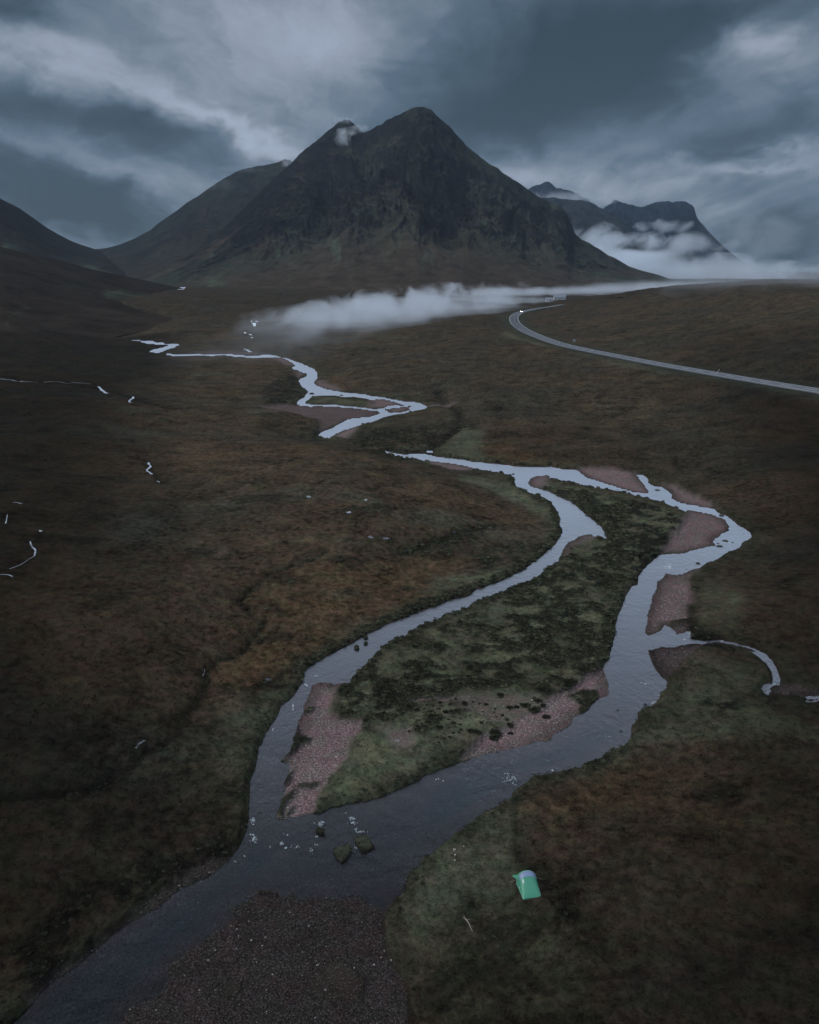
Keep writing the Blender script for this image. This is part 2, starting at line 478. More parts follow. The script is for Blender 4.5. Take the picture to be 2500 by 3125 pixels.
GRAVEL = [  # outline, strength, tint (0 pink .. 1 grey)
    (Z('A', [(120, 286), (250, 286), (400, 292), (520, 318), (545, 360), (580, 400), (612, 442), (560, 448), (480, 434), (400, 412), (300, 380), (200, 345)]), 1, 0),
    (Z('A', [(695, 400), (780, 408), (850, 440), (940, 485), (1010, 512), (1045, 548), (980, 547), (920, 532), (850, 514), (790, 497), (765, 470), (760, 440)]), 1, .1),
    (Z('A', [(880, 560), (980, 573), (1095, 608), (1140, 665), (1120, 705), (1045, 745), (1040, 785), (960, 812), (850, 832), (690, 853), (740, 790), (800, 690), (850, 620)]), 1, .15),
    (Z('A', [(930, 940), (870, 953), (820, 966), (722, 962), (705, 1000), (660, 1030), (630, 1130), (595, 1240), (585, 1340), (600, 1375), (660, 1375), (710, 1318),
             (770, 1290), (850, 1280), (840, 1200), (885, 1180), (880, 1070), (850, 1020), (880, 985)]), 1, .2),
    (Z('A', [(765, 1325), (850, 1320), (840, 1370), (770, 1372)]), 1, .3),
    (Z('A', [(610, 1480), (700, 1455), (860, 1438), (1000, 1428), (930, 1480), (850, 1530), (800, 1600), (770, 1655), (720, 1672), (680, 1645), (640, 1570)]), 1, .75),
    (Z('A', [(950, 1420), (1200, 1450), (1350, 1500), (1260, 1480), (1100, 1450), (960, 1445)]), .8, .8),
    (Z('A', [(1405, 1708), (1600, 1715), (1800, 1760), (1650, 1805), (1500, 1792), (1418, 1757)]), .85, .8),
    (Z('J', [(1580, 205), (1605, 310), (1630, 410), (1560, 455), (1450, 545), (1330, 655), (1200, 745), (1000, 810), (800, 865), (640, 895), (520, 905), (600, 820),
             (680, 740), (830, 690), (900, 620), (980, 580), (1100, 540), (1130, 480), (1210, 430), (1300, 390), (1400, 330), (1480, 260)]), 1, .0),
    (Z('J', [(40, 530), (250, 455), (500, 435), (850, 445), (1060, 440), (1120, 490), (1000, 600), (880, 650), (720, 640), (640, 600), (560, 560), (500, 540), (560, 500),
             (300, 490)]), .55, .35),
    (Z('J', [(-50, 720), (20, 690), (120, 690), (170, 740), (130, 840), (20, 860), (-50, 800)]), .5, .2),
    (Z('G', [(735, 385), (900, 420), (1020, 392), (960, 460), (920, 560), (890, 640), (920, 700), (1040, 750), (1160, 735), (1165, 790), (1100, 880), (1060, 960),
             (1050, 1050), (950, 1190), (860, 1280), (810, 1370), (770, 1510), (640, 1565), (500, 1580), (400, 1580), (420, 1480), (460, 1400), (500, 1280), (500, 1150), (510, 1050),
             (540, 1000), (640, 960), (560, 860), (600, 740), (635, 640), (680, 520)]), 1, .05),
    (Z('F', [(1640, 500), (1560, 560), (1480, 570), (1350, 575), (1150, 560), (980, 560), (870, 660), (720, 800), (600, 930), (460, 1095), (200, 1500), (1900, 1500), (1650, 1095),
             (1640, 950), (1575, 820), (1550, 700)]), 1, 1.08),
    (Z('F', [(1020, 400), (880, 430), (760, 470), (700, 540), (600, 600), (450, 730), (250, 880), (100, 1000), (150, 1040), (300, 900), (520, 720), (700, 600), (860, 490), (950, 440)]), .6, .9),
    (Z('C', [(150, 515), (400, 492), (640, 488), (900, 500), (1120, 520), (1150, 545), (1060, 570), (940, 593), (830, 625), (740, 668), (695, 690), (720, 640), (690, 600),
             (560, 575), (400, 545), (250, 515)]), 1, .5),
    (Z('C', [(775, 722), (870, 678), (960, 645), (920, 690), (880, 742)]), 1, .0),
    (Z('C', [(630, 300), (665, 283), (720, 318), (780, 348), (840, 385), (700, 362), (635, 338)]), 1, .2),
    (Z('C', [(1070, 448), (1150, 443), (1240, 458), (1290, 487), (1160, 508), (1060, 502)]), 1, .1),
    (Z('C', [(500, 220), (595, 250), (525, 285)]), 1, .3),
    (Z('C', [(350, 120), (440, 148), (510, 190), (430, 185), (350, 145)]), 1, .2),
    (Z('C', [(1180, 515), (1340, 496), (1355, 517), (1220, 548)]), 1, .2),
    (Z('C', [(1478, 493), (1600, 478), (1710, 495), (1580, 496)]), .9, .1),
    (Z('C', [(-200, 92), (0, 82), (260, 98), (200, 110), (0, 108), (-200, 104)]), .9, .6),
    (Z('B', [(855, 226), (950, 226), (1110, 250), (1210, 278), (1120, 302), (1000, 290), (920, 262)]), .9, .1),
    (Z('B', [(1525, 370), (1540, 342), (1580, 328), (1655, 323), (1650, 380), (1620, 412), (1560, 402)]), 1, .1),
    (Z('A', [(30, 770), (150, 720), (310, 730), (200, 765), (100, 810), (40, 870), (10, 860)]), .7, .2),
    (Z('A', [(560, 955), (612, 905), (600, 960), (550, 990)]), .7, .3),
]
VEG_ON_GRAVEL = [Z('G', p) for p in (
    [(640, 640), (700, 610), (785, 598), (745, 640), (650, 668)],
    [(600, 760), (640, 860), (735, 880), (700, 920), (620, 950), (560, 1020), (495, 1035), (505, 940), (570, 850)],
    [(465, 1285), (500, 1200), (562, 1165), (548, 1250), (512, 1295)],
    [(430, 1565), (395, 1535), (430, 1430), (540, 1340), (590, 1325), (575, 1390), (505, 1460), (480, 1570)],
    [(505, 1560), (530, 1500), (570, 1480), (545, 1540)],
    [(560, 1300), (720, 1270), (820, 1250), (790, 1300), (650, 1330)])] + [
    Z('J', [(1290, 440), (1400, 385), (1520, 385), (1530, 470), (1450, 560), (1370, 600), (1400, 500)]),
    Z('F', [(900, 930), (990, 935), (990, 975), (915, 985)]),
    Z('F', [(1290, 860), (1400, 850), (1480, 930), (1460, 1020), (1340, 1010), (1280, 960)])]
GREEN = [  # short pale grass
    (W_ISL, .85),
    (Z('E', [(590, 1035), (640, 880), (790, 690), (830, 560), (920, 470), (1150, 370), (1400, 300), (1700, 280), (1800, 400), (1600, 500), (1500, 600),
             (1540, 690), (1240, 835), (900, 968)]), 1.0),
    (Z('D', [(0, 900), (150, 740), (375, 600), (400, 700), (430, 850), (430, 980), (330, 1100), (200, 1100), (60, 1200), (-80, 1294), (-120, 1050)]), .75),
    (Z('D', [(-120, 1050), (430, 950), (560, 1100), (700, 1294), (700, 1600), (-200, 1600)]), .35),
    (Z('D', [(925, 240), (1040, 100), (1300, 80), (1725, 230), (1725, 300), (1400, 310), (1000, 340), (860, 410), (480, 560), (380, 600), (420, 545), (700, 470)]), .65),
    (Z('B', [(870, 192), (1000, 100), (1130, 10), (1230, 40), (1180, 120), (1300, 200), (1500, 262), (1100, 215)]), 1.0),
    (Z('E', [(-60, 300), (440, 150), (500, 100), (345, 330), (180, 650), (100, 760), (-60, 800)]), .5),
    (Z('B', [(900, 930), (1300, 900), (1480, 890), (1400, 960), (1100, 1010), (850, 1040)]), .8),
    (Z('B', [(1100, 280), (1430, 330), (1550, 430), (1700, 530), (1700, 600), (1600, 540), (1350, 420), (1100, 330)]), .85),
    (Z('A', [(930, 950), (1100, 990), (1250, 1100), (1200, 1250), (900, 1250), (880, 1050)]), .5),
    (Z('A', [(880, 1450), (1300, 1490), (1400, 1600), (1320, 1690), (900, 1660), (800, 1600)]), .5),
    (Z('A', [(770, 560), (870, 560), (840, 640), (770, 620)]), .8),
    (Z('A', [(300, 480), (420, 540), (600, 680), (640, 740), (560, 740), (420, 620), (280, 520)]), .5),
    (Z('C', [(560, 460), (620, 415), (800, 412), (1050, 432), (1070, 495), (900, 500), (640, 485)]), .8),
    (Z('C', [(1500, 800), (1600, 740), (1725, 690), (1900, 720), (1900, 890), (1560, 850)]), .8),
    (Z('J', [(300, 380), (700, 280), (900, 200), (1000, 260), (1230, 300), (1150, 350), (800, 330), (400, 430)]), .7),
    (Z('D', [(1040, 100), (1200, 60), (1400, 90), (1500, 160), (1300, 240), (1000, 230)]), .5),
    (Z('K', [(200, 640), (500, 760), (850, 850), (700, 860), (350, 780), (100, 700)]), .6),
    (Z('K', [(1100, 930), (1900, 1090), (2500, 1250), (2300, 1260), (1600, 1130)]), .35),
]
HEATH = [  # dark heather
    (Z('A', [(0, 380), (350, 420), (700, 500), (860, 560), (780, 700), (700, 800), (650, 880), (520, 1040), (440, 1120), (380, 1300), (340, 1560),
             (200, 1680), (20, 1760), (-300, 1700), (-900, 2010), (-1350, 1900), (-1300, 1650), (-900, 1330), (-300, 1050), (0, 900), (100, 800), (330, 760),
             (320, 700), (200, 580), (60, 480), (-60, 440)]), 1.0),
    (Z('E', [(690, 190), (800, 150), (950, 30), (1200, 0), (1725, 0), (1725, 260), (1300, 310), (1050, 380), (880, 460), (780, 440), (690, 400), (680, 350), (740, 250)]), 1.0),
    (Z('B', [(340, 80), (450, 0), (1100, 0), (1000, 80), (870, 170), (700, 180), (580, 160)]), .9),
    (Z('B', [(700, 760), (1000, 700), (1320, 600), (1330, 640), (1100, 720), (900, 780), (720, 800)]), .9),
    (Z('B', [(1150, 780), (1600, 680), (1660, 800), (1500, 890), (1150, 900)]), .7),
    (Z('C', [(220, 390), (400, 240), (500, 240), (590, 370), (570, 420), (480, 460), (300, 450)]), .9),
    (Z('C', [(230, 530), (420, 560), (620, 590), (710, 640), (680, 720), (400, 700), (230, 600)]), .6),
    (Z('A', [(850, 1000), (960, 940), (900, 1100), (920, 1250), (1100, 1330), (1200, 1400), (900, 1390), (750, 1300), (850, 1280), (840, 1190)]), 1.0),
    (Z('A', [(950, 1740), (1050, 1690), (1250, 1700), (1270, 1800), (1100, 1820), (960, 1800)]), .9),
    (Z('D', [(1200, 120), (1360, 120), (1420, 190), (1220, 200)]), .9),
    (Z('D', [(370, 600), (400, 600), (420, 760), (540, 980), (640, 1060), (740, 1294), (640, 1294), (560, 1080), (420, 880), (380, 760)]), .75),
    (Z('D', [(150, 1050), (380, 1060), (420, 1300), (80, 1400), (120, 1180)]), .6),
    (Z('O', [(300, 1000), (600, 880), (950, 600), (1250, 620), (1200, 1000), (1500, 1348), (200, 1500), (300, 1200)]), .6),
    (Z('F', [(0, 700), (300, 480), (600, 380), (960, 260), (1000, 330), (840, 480), (640, 620), (300, 860), (0, 1095), (-300, 1095), (-300, 700)]), .9),
    (Z('F', [(860, 150), (1000, 130), (1010, 300), (900, 270), (780, 240)]), .6),
    (Z('K', [(0, 560), (120, 500), (200, 600), (60, 660)]), .5),
]
ORANGE = [
    (Z('B', [(-200, 960), (200, 870), (700, 850), (1050, 840), (950, 1000), (850, 1130), (500, 1290), (200, 1420), (-100, 1580), (-400, 1800), (-500, 1500)]), 1.0),
    (Z('B', [(600, 180), (900, 240), (1300, 400), (1600, 520), (1700, 700), (1300, 700), (700, 500), (300, 420), (200, 240)]), .45),
    (Z('B', [(1150, 100), (1500, 120), (1800, 200), (1900, 262), (1500, 255), (1200, 190)]), 1.0),
    (Z('C', [(650, 210), (900, 300), (1100, 390), (1400, 430), (1300, 400), (850, 380), (680, 290)]), .8),
    (Z('D', [(420, 560), (900, 420), (1200, 350), (1300, 520), (1000, 760), (560, 820), (430, 760)]), .8),
    (Z('I', [(700, 740), (1200, 740), (1500, 800), (1700, 900), (1300, 966), (700, 900)]), .5),
]
DARK = [  # darker moor, mainly a vignette towards the frame edges painted into its colour
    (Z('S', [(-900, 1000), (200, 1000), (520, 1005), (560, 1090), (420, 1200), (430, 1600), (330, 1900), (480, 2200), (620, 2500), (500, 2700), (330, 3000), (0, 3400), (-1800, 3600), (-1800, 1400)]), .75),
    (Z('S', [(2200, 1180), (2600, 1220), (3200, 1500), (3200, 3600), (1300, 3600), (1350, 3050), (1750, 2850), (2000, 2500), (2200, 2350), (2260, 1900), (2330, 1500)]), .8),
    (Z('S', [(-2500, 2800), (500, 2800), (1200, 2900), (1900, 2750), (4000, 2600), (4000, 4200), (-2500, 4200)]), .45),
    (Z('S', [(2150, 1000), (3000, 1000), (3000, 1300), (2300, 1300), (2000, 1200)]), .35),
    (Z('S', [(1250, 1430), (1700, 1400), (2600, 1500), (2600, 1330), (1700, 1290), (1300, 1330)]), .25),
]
DEEP = [
    (Z('F', [(990, 330), (1120, 390), (960, 540), (800, 700), (620, 880), (480, 1050), (200, 1450), (-300, 1500), (50, 1075), (300, 870), (520, 690), (850, 480)]), 1.0),
    (Z('D', [(0, 640), (170, 485), (500, 410), (720, 310), (890, 290), (870, 370), (600, 470), (440, 530), (360, 585), (150, 690), (0, 790)]), 1.0),
    (Z('E', [(900, 1100), (1293, 860), (1293, 1150), (1150, 1300), (900, 1420)]), .45),
    (Z('E', [(440, 1120), (580, 1110), (560, 1200), (300, 1270), (330, 1180)]), .6),
    (Z('E', [(400, 300), (470, 330), (380, 560), (230, 620), (300, 430)]), .6),
    (Z('A', [(400, 1250), (500, 1200), (520, 1500), (500, 1800), (380, 1780), (350, 1560)]), .5),
    (Z('A', [(740, 400), (800, 500), (1040, 560), (760, 470)]), .5),
]
DITCH = [  # photo points, half width m, depth m
    (Z('N', [(1725, 480), (1600, 540), (1420, 590), (1340, 640), (1240, 700), (1300, 750), (1370, 800), (1310, 880), (1260, 940), (1180, 990), (1090, 1040),
             (1075, 1120), (1040, 1180), (960, 1270), (900, 1370), (800, 1450), (730, 1500), (600, 1590), (460, 1670), (330, 1700), (0, 1740), (-200, 1850)]), .7, .8),
    (Z('N', [(1240, 705), (1100, 690), (900, 680), (750, 660), (560, 640), (300, 640)]), .45, .45),
    (Z('B', [(690, 790), (850, 755), (1000, 700), (1150, 660), (1320, 610)]), .9, 1.0),
    (Z('B', [(490, 450), (560, 420), (640, 400)]), .8, .6),
    (Z('C', [(1460, 820), (1520, 770), (1600, 720), (1660, 690), (1725, 650), (1750, 560), (1690, 470), (1600, 400), (1560, 330)]), 1.6, 1.6),
    (Z('D', [(385, 590), (400, 700), (430, 860), (540, 990), (650, 1080), (740, 1200), (800, 1294)]), .6, .5),
    (Z('Q', [(-100, 140), (200, 180), (600, 195), (850, 240), (1080, 300), (1300, 400), (1500, 425), (1725, 430)]), 1.6, 1.2),
    (Z('Q', [(1150, 850), (1290, 890), (1300, 950), (1350, 1020), (1420, 1090)]), .7, .7),
    (Z('B', [(0, 900), (60, 840), (200, 810)]), .7, .5),
]


def P0(pts):
    a = np.array(pts)
    return unproj(a[:, 0], a[:, 1])


# ------------------------------------------------------------------ large shape of the land
CTRL = [  # photo x, photo y, ground height
    (-300, 3300, 2), (0, 2900, 2.6), (0, 2500, 3.6), (0, 2150, 5), (0, 1800, 7), (0, 1500, 8), (0, 1300, 8), (0, 1150, 8), (0, 1050, 9),
    (400, 2850, 1.4), (400, 2400, 2.4), (500, 2050, 3.6), (500, 1700, 4.8), (500, 1450, 4.5), (500, 1280, 4), (400, 1130, 3), (300, 1060, 2.5),
    (720, 2350, 1.2), (800, 1950, 2.2), (800, 1650, 4.0), (800, 1480, 5.5), (960, 1385, 6.4), (1060, 1400, 6.0), (1180, 1440, 4.6),
    (1250, 1600, 3.6), (1450, 1640, 2.2), (1450, 1520, 2.6), (1300, 1500, 3.8), (700, 1330, 3.5), (850, 1345, 4.6), (1100, 1320, 1.2), (1220, 1340, 1.2), (1000, 1310, 1.0),
    (1500, 2100, 1), (1750, 1900, 1.1), (1200, 2250, 1), (1500, 1850, 1.1), (1250, 3000, .6), (900, 3100, .4), (700, 2800, .2),
    (1700, 2500, 1.6), (2000, 2600, 2.6), (2400, 2900, 3.6), (2400, 2350, 3.6), (2400, 1950, 2.6), (2400, 1700, 3), (2300, 1500, 3.6), (2550, 1350, 6), (2450, 1220, 8.5),
    (2100, 1330, 4), (2000, 1420, 2), (1700, 1300, 3), (1500, 1340, 2), (1400, 1250, 2.8), (1250, 1170, 3.6), (1100, 1120, 2.6), (1900, 1150, 7),
    (2200, 1170, 8.5), (1700, 1080, 6.5), (1560, 1040, 6), (1560, 985, 5.5), (1600, 953, 5.5), (1480, 962, 8.0), (1400, 978, 8.5), (1280, 998, 7.5), (1150, 1026, 5.0), (1400, 1060, 6), (1200, 1060, 4.5), (1000, 1080, 2.5),
    (1690, 940, 6), (1500, 960, 4), (1300, 990, 4), (1100, 1020, 2.5), (900, 1070, 1.5), (700, 1020, 3), (500, 960, 8), (800, 960, 6),
    (2700, 1250, 9), (2700, 1000, 24), (2300, 1050, 13.5), (2000, 1020, 11), (1800, 1000, 8.5),
]
CTRL_R = [  # photo x, distance, height (crests and ground out of sight)
    (1400, 760, 1), (1250, 740, 1), (1550, 1000, 3), (1100, 700, 1),
    (2500, 720, 34), (2300, 760, 33), (2150, 800, 30.5), (2000, 840, 25.5), (1900, 880, 19), (1800, 930, 12),
    (2500, 1100, 14), (2000, 1300, 4), (1700, 1500, 3), (1300, 1400, 4), (1000, 1300, 12), (600, 1200, 18), (200, 1100, 20), (-200, 900, 24),
    (2500, 3000, 0), (1250, 3000, 5), (0, 3000, 20), (3500, 700, 34), (-1500, 500, 14), (-1500, 1500, 40),
]
RIGHT_OUT = [(a, r, 8) for a in (70, 110, 150, 180, -70, -110, -150) for r in (20, 120, 900, 5000)]
_p = []
for sx, sy, z in CTRL:
    q = unproj(sx, sy, z)
    _p.append((math.atan2(q[0], q[1]), math.log(math.hypot(*q)), z))
for sx, r, z in CTRL_R:
    _p.append((sang(sx, 900)[0], math.log(r), z))
for a, r, z in RIGHT_OUT:
    _p.append((math.radians(a), math.log(r), z))
_p = np.array(_p)
_KA, _KR, _C = 3.2, 1.3, 0.12


def _phi(a, lr):
    return np.sqrt(((a[:, None] - _p[None, :, 0]) * _KA) ** 2 + ((lr[:, None] - _p[None, :, 1]) * _KR) ** 2 + _C * _C)


_A = _phi(_p[:, 0], _p[:, 1]) - np.eye(len(_p)) * 0.02
_m = _p[:, 2].mean()
_w = np.linalg.solve(_A, _p[:, 2] - _m)


def macro(x, y):
    x, y = np.asarray(x, float), np.asarray(y, float)
    sh = x.shape
    x, y = x.ravel(), y.ravel()
    out = np.empty(x.size)
    for i in range(0, x.size, 60000):
        xx, yy = x[i:i + 60000], y[i:i + 60000]
        out[i:i + 60000] = _phi(np.arctan2(xx, yy), np.log(np.hypot(xx, yy) + 1)) @ _w + _m
    return out.reshape(sh)


def hit_macro(sx, sy, rmax=2500.0):
    """where the line of sight through a photo pixel first meets the land"""
    x, y, z = rays(sx, sy)
    n = math.hypot(float(x), float(y))
    t = np.linspace(25, rmax, 6000)
    X, Y, ZZ = x / n * t, y / n * t, H + z / n * t
    g = np.maximum(macro(X, Y), 0.0)
    k = np.argmax(ZZ < g)
    if ZZ[k] >= g[k]:
        k = len(t) - 1
    return X[k], Y[k]


# road centre line
ROAD_S = ([(3100, 1300), (2800, 1247), (2500, 1193), (2387, 1177.5), (2248, 1154), (2126, 1133), (2000, 1111), (1900, 1091), (1824.6, 1076.5), (1743, 1060), (1697, 1047.5)] +
          Z('K', [(650, 737), (450, 652), (345, 582), (290, 510), (300, 450), (370, 408), (450, 385), (600, 358), (800, 330), (950, 302), (1150, 272), (1400, 245), (1700, 200)]))
_rc = np.array([hit_macro(sx, sy) for sx, sy in ROAD_S])


def smooth_line(p, n, it=3):
    p = np.asarray(p, float)
    for _ in range(it):
        q = np.empty((2 * len(p), p.shape[1]))
        q[0], q[-1] = p[0], p[-1]
        q[1:-1:2] = p[:-1] * .75 + p[1:] * .25
        q[2:-1:2] = p[:-1] * .25 + p[1:] * .75
        p = q
    s = np.concatenate([[0], np.cumsum(np.hypot(*(p[1:] - p[:-1])[:, :2].T))])
    t = np.linspace(0, s[-1], n)
    return np.stack([np.interp(t, s, p[:, k]) for k in range(p.shape[1])], -1), s[-1]


ROAD, ROAD_LEN = smooth_line(_rc, 260)
ROAD_Z = macro(ROAD[:, 0], ROAD[:, 1])
_k = np.ones(15) / 15
ROAD_Z = np.convolve(np.pad(ROAD_Z, 7, mode='edge'), _k, 'valid') + 0.3
print('road length', ROAD_LEN, 'z', ROAD_Z[::30], 'r', np.hypot(ROAD[::30, 0], ROAD[::30, 1]))

WP_OUT, WP_ISL = P0(W_OUT), P0(W_ISL)
WP_UP = [P0(p) for p in W_UP]
GV = [(P0(p), s, t) for p, s, t in GRAVEL]
VG = [P0(p) for p in VEG_ON_GRAVEL]
G7P = P0(GRAVEL[12][0])


def onland(pts):
    return np.array([hit_macro(sx, sy) for sx, sy in pts])


GR = [(onland(p), s) for p, s in GREEN]
HE = [(onland(p), s) for p, s in HEATH]
ORG = [(onland(p), s) for p, s in ORANGE]
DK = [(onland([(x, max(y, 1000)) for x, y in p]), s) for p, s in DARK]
DPP = [(P0(p), s) for p, s in DEEP]
DI = [(onland(p), w_, d_) for p, w_, d_ in DITCH]


def water_sdf(x, y):
    a = sdf(x, y, WP_OUT)
    b = sdf(x, y, WP_ISL)
    dw = np.maximum(a, -b)
    for p in WP_UP:
        dw = np.minimum(dw, sdf(x, y, p))
    return dw


def soft(polys, x, y, edge):
    out = np.zeros(x.shape)
    for p, s in polys:
        dd = sdf(x, y, p, 45.0)
        out = np.maximum(out, s * sstep(-dd, -edge, edge))
    return out


def ground(x, y, full=True):
    """height and the plant / stone cover at points of the land"""
    r = np.hypot(x, y)
    k = np.clip(r, 30, 500)
    wa = 0.0042 * k
    wx = x + wa * fbm(x / (k * .03), y / (k * .03), 3, off=3.1)
    wy = y + wa * fbm(x / (k * .03), y / (k * .03), 3, off=8.7) * (1 + r / 150)
    near = r < 1000
    nb = r < 75
    if nb.any():
        sd7 = np.abs(sdf(x[nb], y[nb], G7P, 30.0))
        k7 = np.exp(-(sd7 / 3.5) ** 2) * (1 - sstep(r[nb], 58, 66))
        wx = wx.copy()
        wy = wy.copy()
        wx[nb] += k7 * 2.2 * fbm(x[nb] / 4.5, y[nb] / 4.5, 5, .6, off=13.1)
        wy[nb] += k7 * 2.2 * fbm(x[nb] / 4.5, y[nb] / 4.5, 5, .6, off=18.7)
    dw = np.full(x.shape, 80.0)
    dw[near] = water_sdf(wx[near], wy[near])
    nn = near & (dw > 0)
    if nn.any():      # the water runs on under the near bank, out of the camera's sight
        dl = .5 * r[nn] / H
        ux, uy = x[nn] / r[nn], y[nn] / r[nn]
        dw2 = np.minimum(water_sdf(wx[nn] + ux * dl, wy[nn] + uy * dl), water_sdf(wx[nn] + ux * dl * .5, wy[nn] + uy * dl * .5))
    else:
        dw2 = None
    g = np.zeros(x.shape)
    tint = np.zeros(x.shape)
    wx2 = x + wa * 2.2 * fbm(x / (k * .03), y / (k * .03), 4, .65, off=23.1)
    wy2 = y + wa * 2.2 * fbm(x / (k * .03), y / (k * .03), 4, .65, off=28.7)
    for p, s, t in GV:
        dd = sdf(wx2, wy2, p, 20.0)
        m = s * sstep(-dd, -.008 * k, .008 * k)
        tint = np.where(m > g, t, tint)
        g = np.maximum(g, m)
    if dw2 is not None:
        dw[nn] = np.where(g[nn] > .3, dw[nn], np.minimum(dw[nn], dw2))
    vg = np.zeros(x.shape)
    for iv, p in enumerate(VG):
        vg = np.maximum(vg, (1.0 if iv < 7 else .45) * sstep(-sdf(wx2, wy2, p, 20.0), -.006 * k, .006 * k))
    gh = g * (1 - vg * .35)
    g *= 1 - vg * .92
    n1 = fbm(x / 55, y / 55, 4, off=1.3)
    n2 = fbm(x / 14, y / 14, 4, .55, off=5.9)
    n3 = fbm(x / 3.2, y / 3.2, 4, .6, off=2.2)
    m = np.maximum(macro(x, y), 0.5)
    wide = np.maximum(22, r * .10)
    away = sstep(dw, 1.0, wide)
    rim = .52 + .16 * n2
    land = rim + (m - rim) * away + away * (n1 * 1.6 + n2 * .55) * np.clip(.4 + m / 8, .4, 1.6) + n3 * .16
    # gullies on the slope under the road
    gul = ridged(np.arctan2(x, y) * 26 + n1 * .35, np.log(r + 1) * 4.2, 3, .5, 4.0)
    land = land + sstep(x, 5, 45) * sstep(r, 200, 280) * (1 - sstep(r, 620, 760)) * away * (.55 - gul) * 1.3
    steep = np.maximum(.55, .006 * r)
    hag = sstep(ridged(x / 24, y / 20, 3, .5, 81.0), .80, .97)
    land = land - hag * .35 * away
    bank = .06 + sstep(dw, 0, steep) * (land - .06)
    bar = .012 + np.clip(dw, 0, 12) * .022 + n3 * .05 * sstep(dw, 0, 2)
    h = np.where(dw > 0, bank * (1 - gh) + bar * gh, 0)
    pool_ = soft(DPP, x, y, 1.6)
    deep = np.maximum(sstep(-dw, 0, 6.5) * .6, pool_ * sstep(-dw, 0, 2.5))
    bed = -.06 - deep * .75 * (.75 + n2 * .5) + n3 * .035
    h = np.where(dw > 0, h, bed)
    dt = np.zeros(x.shape)
    for p, hw, dp in DI:
        p = np.asarray(p)
        lo, hi = p.min(0) - 12, p.max(0) + 12
        mm = (x > lo[0]) & (x < hi[0]) & (y > lo[1]) & (y < hi[1])
        if mm.any():
            dd = seg_dist(wx2[mm], wy2[mm], p, False, 40)
            kk = np.maximum(hw, .0035 * k[mm])
            e = np.exp(-(dd / kk) ** 2)
            dt[mm] = np.maximum(dt[mm], e * min(1, dp))
            h[mm] -= e * dp * .6 * sstep(dw[mm], 0, 3)
    # bed of the road
    rd = np.full(x.shape, 60.0)
    lo, hi = ROAD.min(0) - 40, ROAD.max(0) + 40
    mm = (x > lo[0]) & (x < hi[0]) & (y > lo[1]) & (y < hi[1])
    if mm.any():
        X, Y = x[mm], y[mm]
        best = np.full(X.shape, 1e9)
        bz = np.zeros(X.shape)
        for i in range(0, len(ROAD) - 1, 2):
            ax, ay = ROAD[i]
            j = min(i + 2, len(ROAD) - 1)
            bx, by = ROAD[j]
            ex, ey = bx - ax, by - ay
            t = np.clip(((X - ax) * ex + (Y - ay) * ey) / (ex * ex + ey * ey + 1e-9), 0, 1)
            dd = (X - ax - t * ex) ** 2 + (Y - ay - t * ey) ** 2
            c = dd < best
            best = np.where(c, dd, best)
            bz = np.where(c, ROAD_Z[i] * (1 - t) + ROAD_Z[j] * t, bz)
        best = np.sqrt(best)
        rd[mm] = best
        f = 1 - sstep(best, 6, 26)
        h[mm] = h[mm] * (1 - f) + (bz - .45) * f
    if not full:
        return h
    he = soft(HE, wx2, wy2, 1.2)
    gn = soft(GR, wx2, wy2, 1.6)
    og = soft(ORG, wx2, wy2, 6.0)
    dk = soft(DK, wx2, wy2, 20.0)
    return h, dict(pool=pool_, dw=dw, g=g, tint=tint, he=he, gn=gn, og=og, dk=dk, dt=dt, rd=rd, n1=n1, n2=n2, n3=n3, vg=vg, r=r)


def gz(x, y):
    return float(ground(np.array([float(x)]), np.array([float(y)]), False)[0])


def hit(sx, sy, rmax=1500.0, r0=25.0):
    """point of the finished land under a photo pixel"""
    x, y, z = rays(sx, sy)
    n = math.hypot(float(x), float(y))
    X0, Y0 = hit_macro(sx, sy, rmax)
    rr = math.hypot(X0, Y0)
    t = np.linspace(max(r0, rr * .7), min(rmax, rr * 1.35), 500)
    X, Y, ZZ = x / n * t, y / n * t, H + z / n * t
    g_ = np.maximum(ground(X, Y, False), 0)
    k = np.argmax(ZZ < g_)
    if ZZ[k] >= g_[k]:
        k = int(np.argmin(np.abs(t - rr)))
    return float(X[k]), float(Y[k]), float(g_[k])


# ------------------------------------------------------------------ mesh helpers
def new_obj(name, me, parent=None, mat=None, **props):
    o = bpy.data.objects.new(name, me)
    COL.objects.link(o)
    if parent is not None:
        o.parent = parent
    if mat is not None and me is not None:
        me.materials.clear()
        me.materials.append(mat)
    for k, v in props.items():
        if v is not None:
            o[k] = v
    return o


def mesh_np(name, V, Fq, smooth=True, attrs=None, tri=False):
    me = bpy.data.meshes.new(name)
    V = np.asarray(V, np.float32)
    Fq = np.asarray(Fq, np.int32)
    k = Fq.shape[1]
    me.vertices.add(len(V))
    me.vertices.foreach_set('co', V.ravel())
    me.loops.add(Fq.size)
    me.loops.foreach_set('vertex_index', Fq.ravel())
    me.polygons.add(len(Fq))
    me.polygons.foreach_set('loop_start', np.arange(0, Fq.size, k, dtype=np.int32))
    me.polygons.foreach_set('loop_total', np.full(len(Fq), k, np.int32))
    me.polygons.foreach_set('use_smooth', np.full(len(Fq), smooth, bool))
    if attrs:
        for n, a in attrs.items():
            if a.ndim == 2:
                at = me.color_attributes.new(n, 'FLOAT_COLOR', 'POINT')
                c = np.ones((len(V), 4), np.float32)
                c[:, :3] = a
                at.data.foreach_set('color', c.ravel())
            else:
                at = me.attributes.new(n, 'FLOAT', 'POINT')
                at.data.foreach_set('value', a.astype(np.float32))
    me.update(calc_edges=True)
    me.validate(clean_customdata=False)
    return me


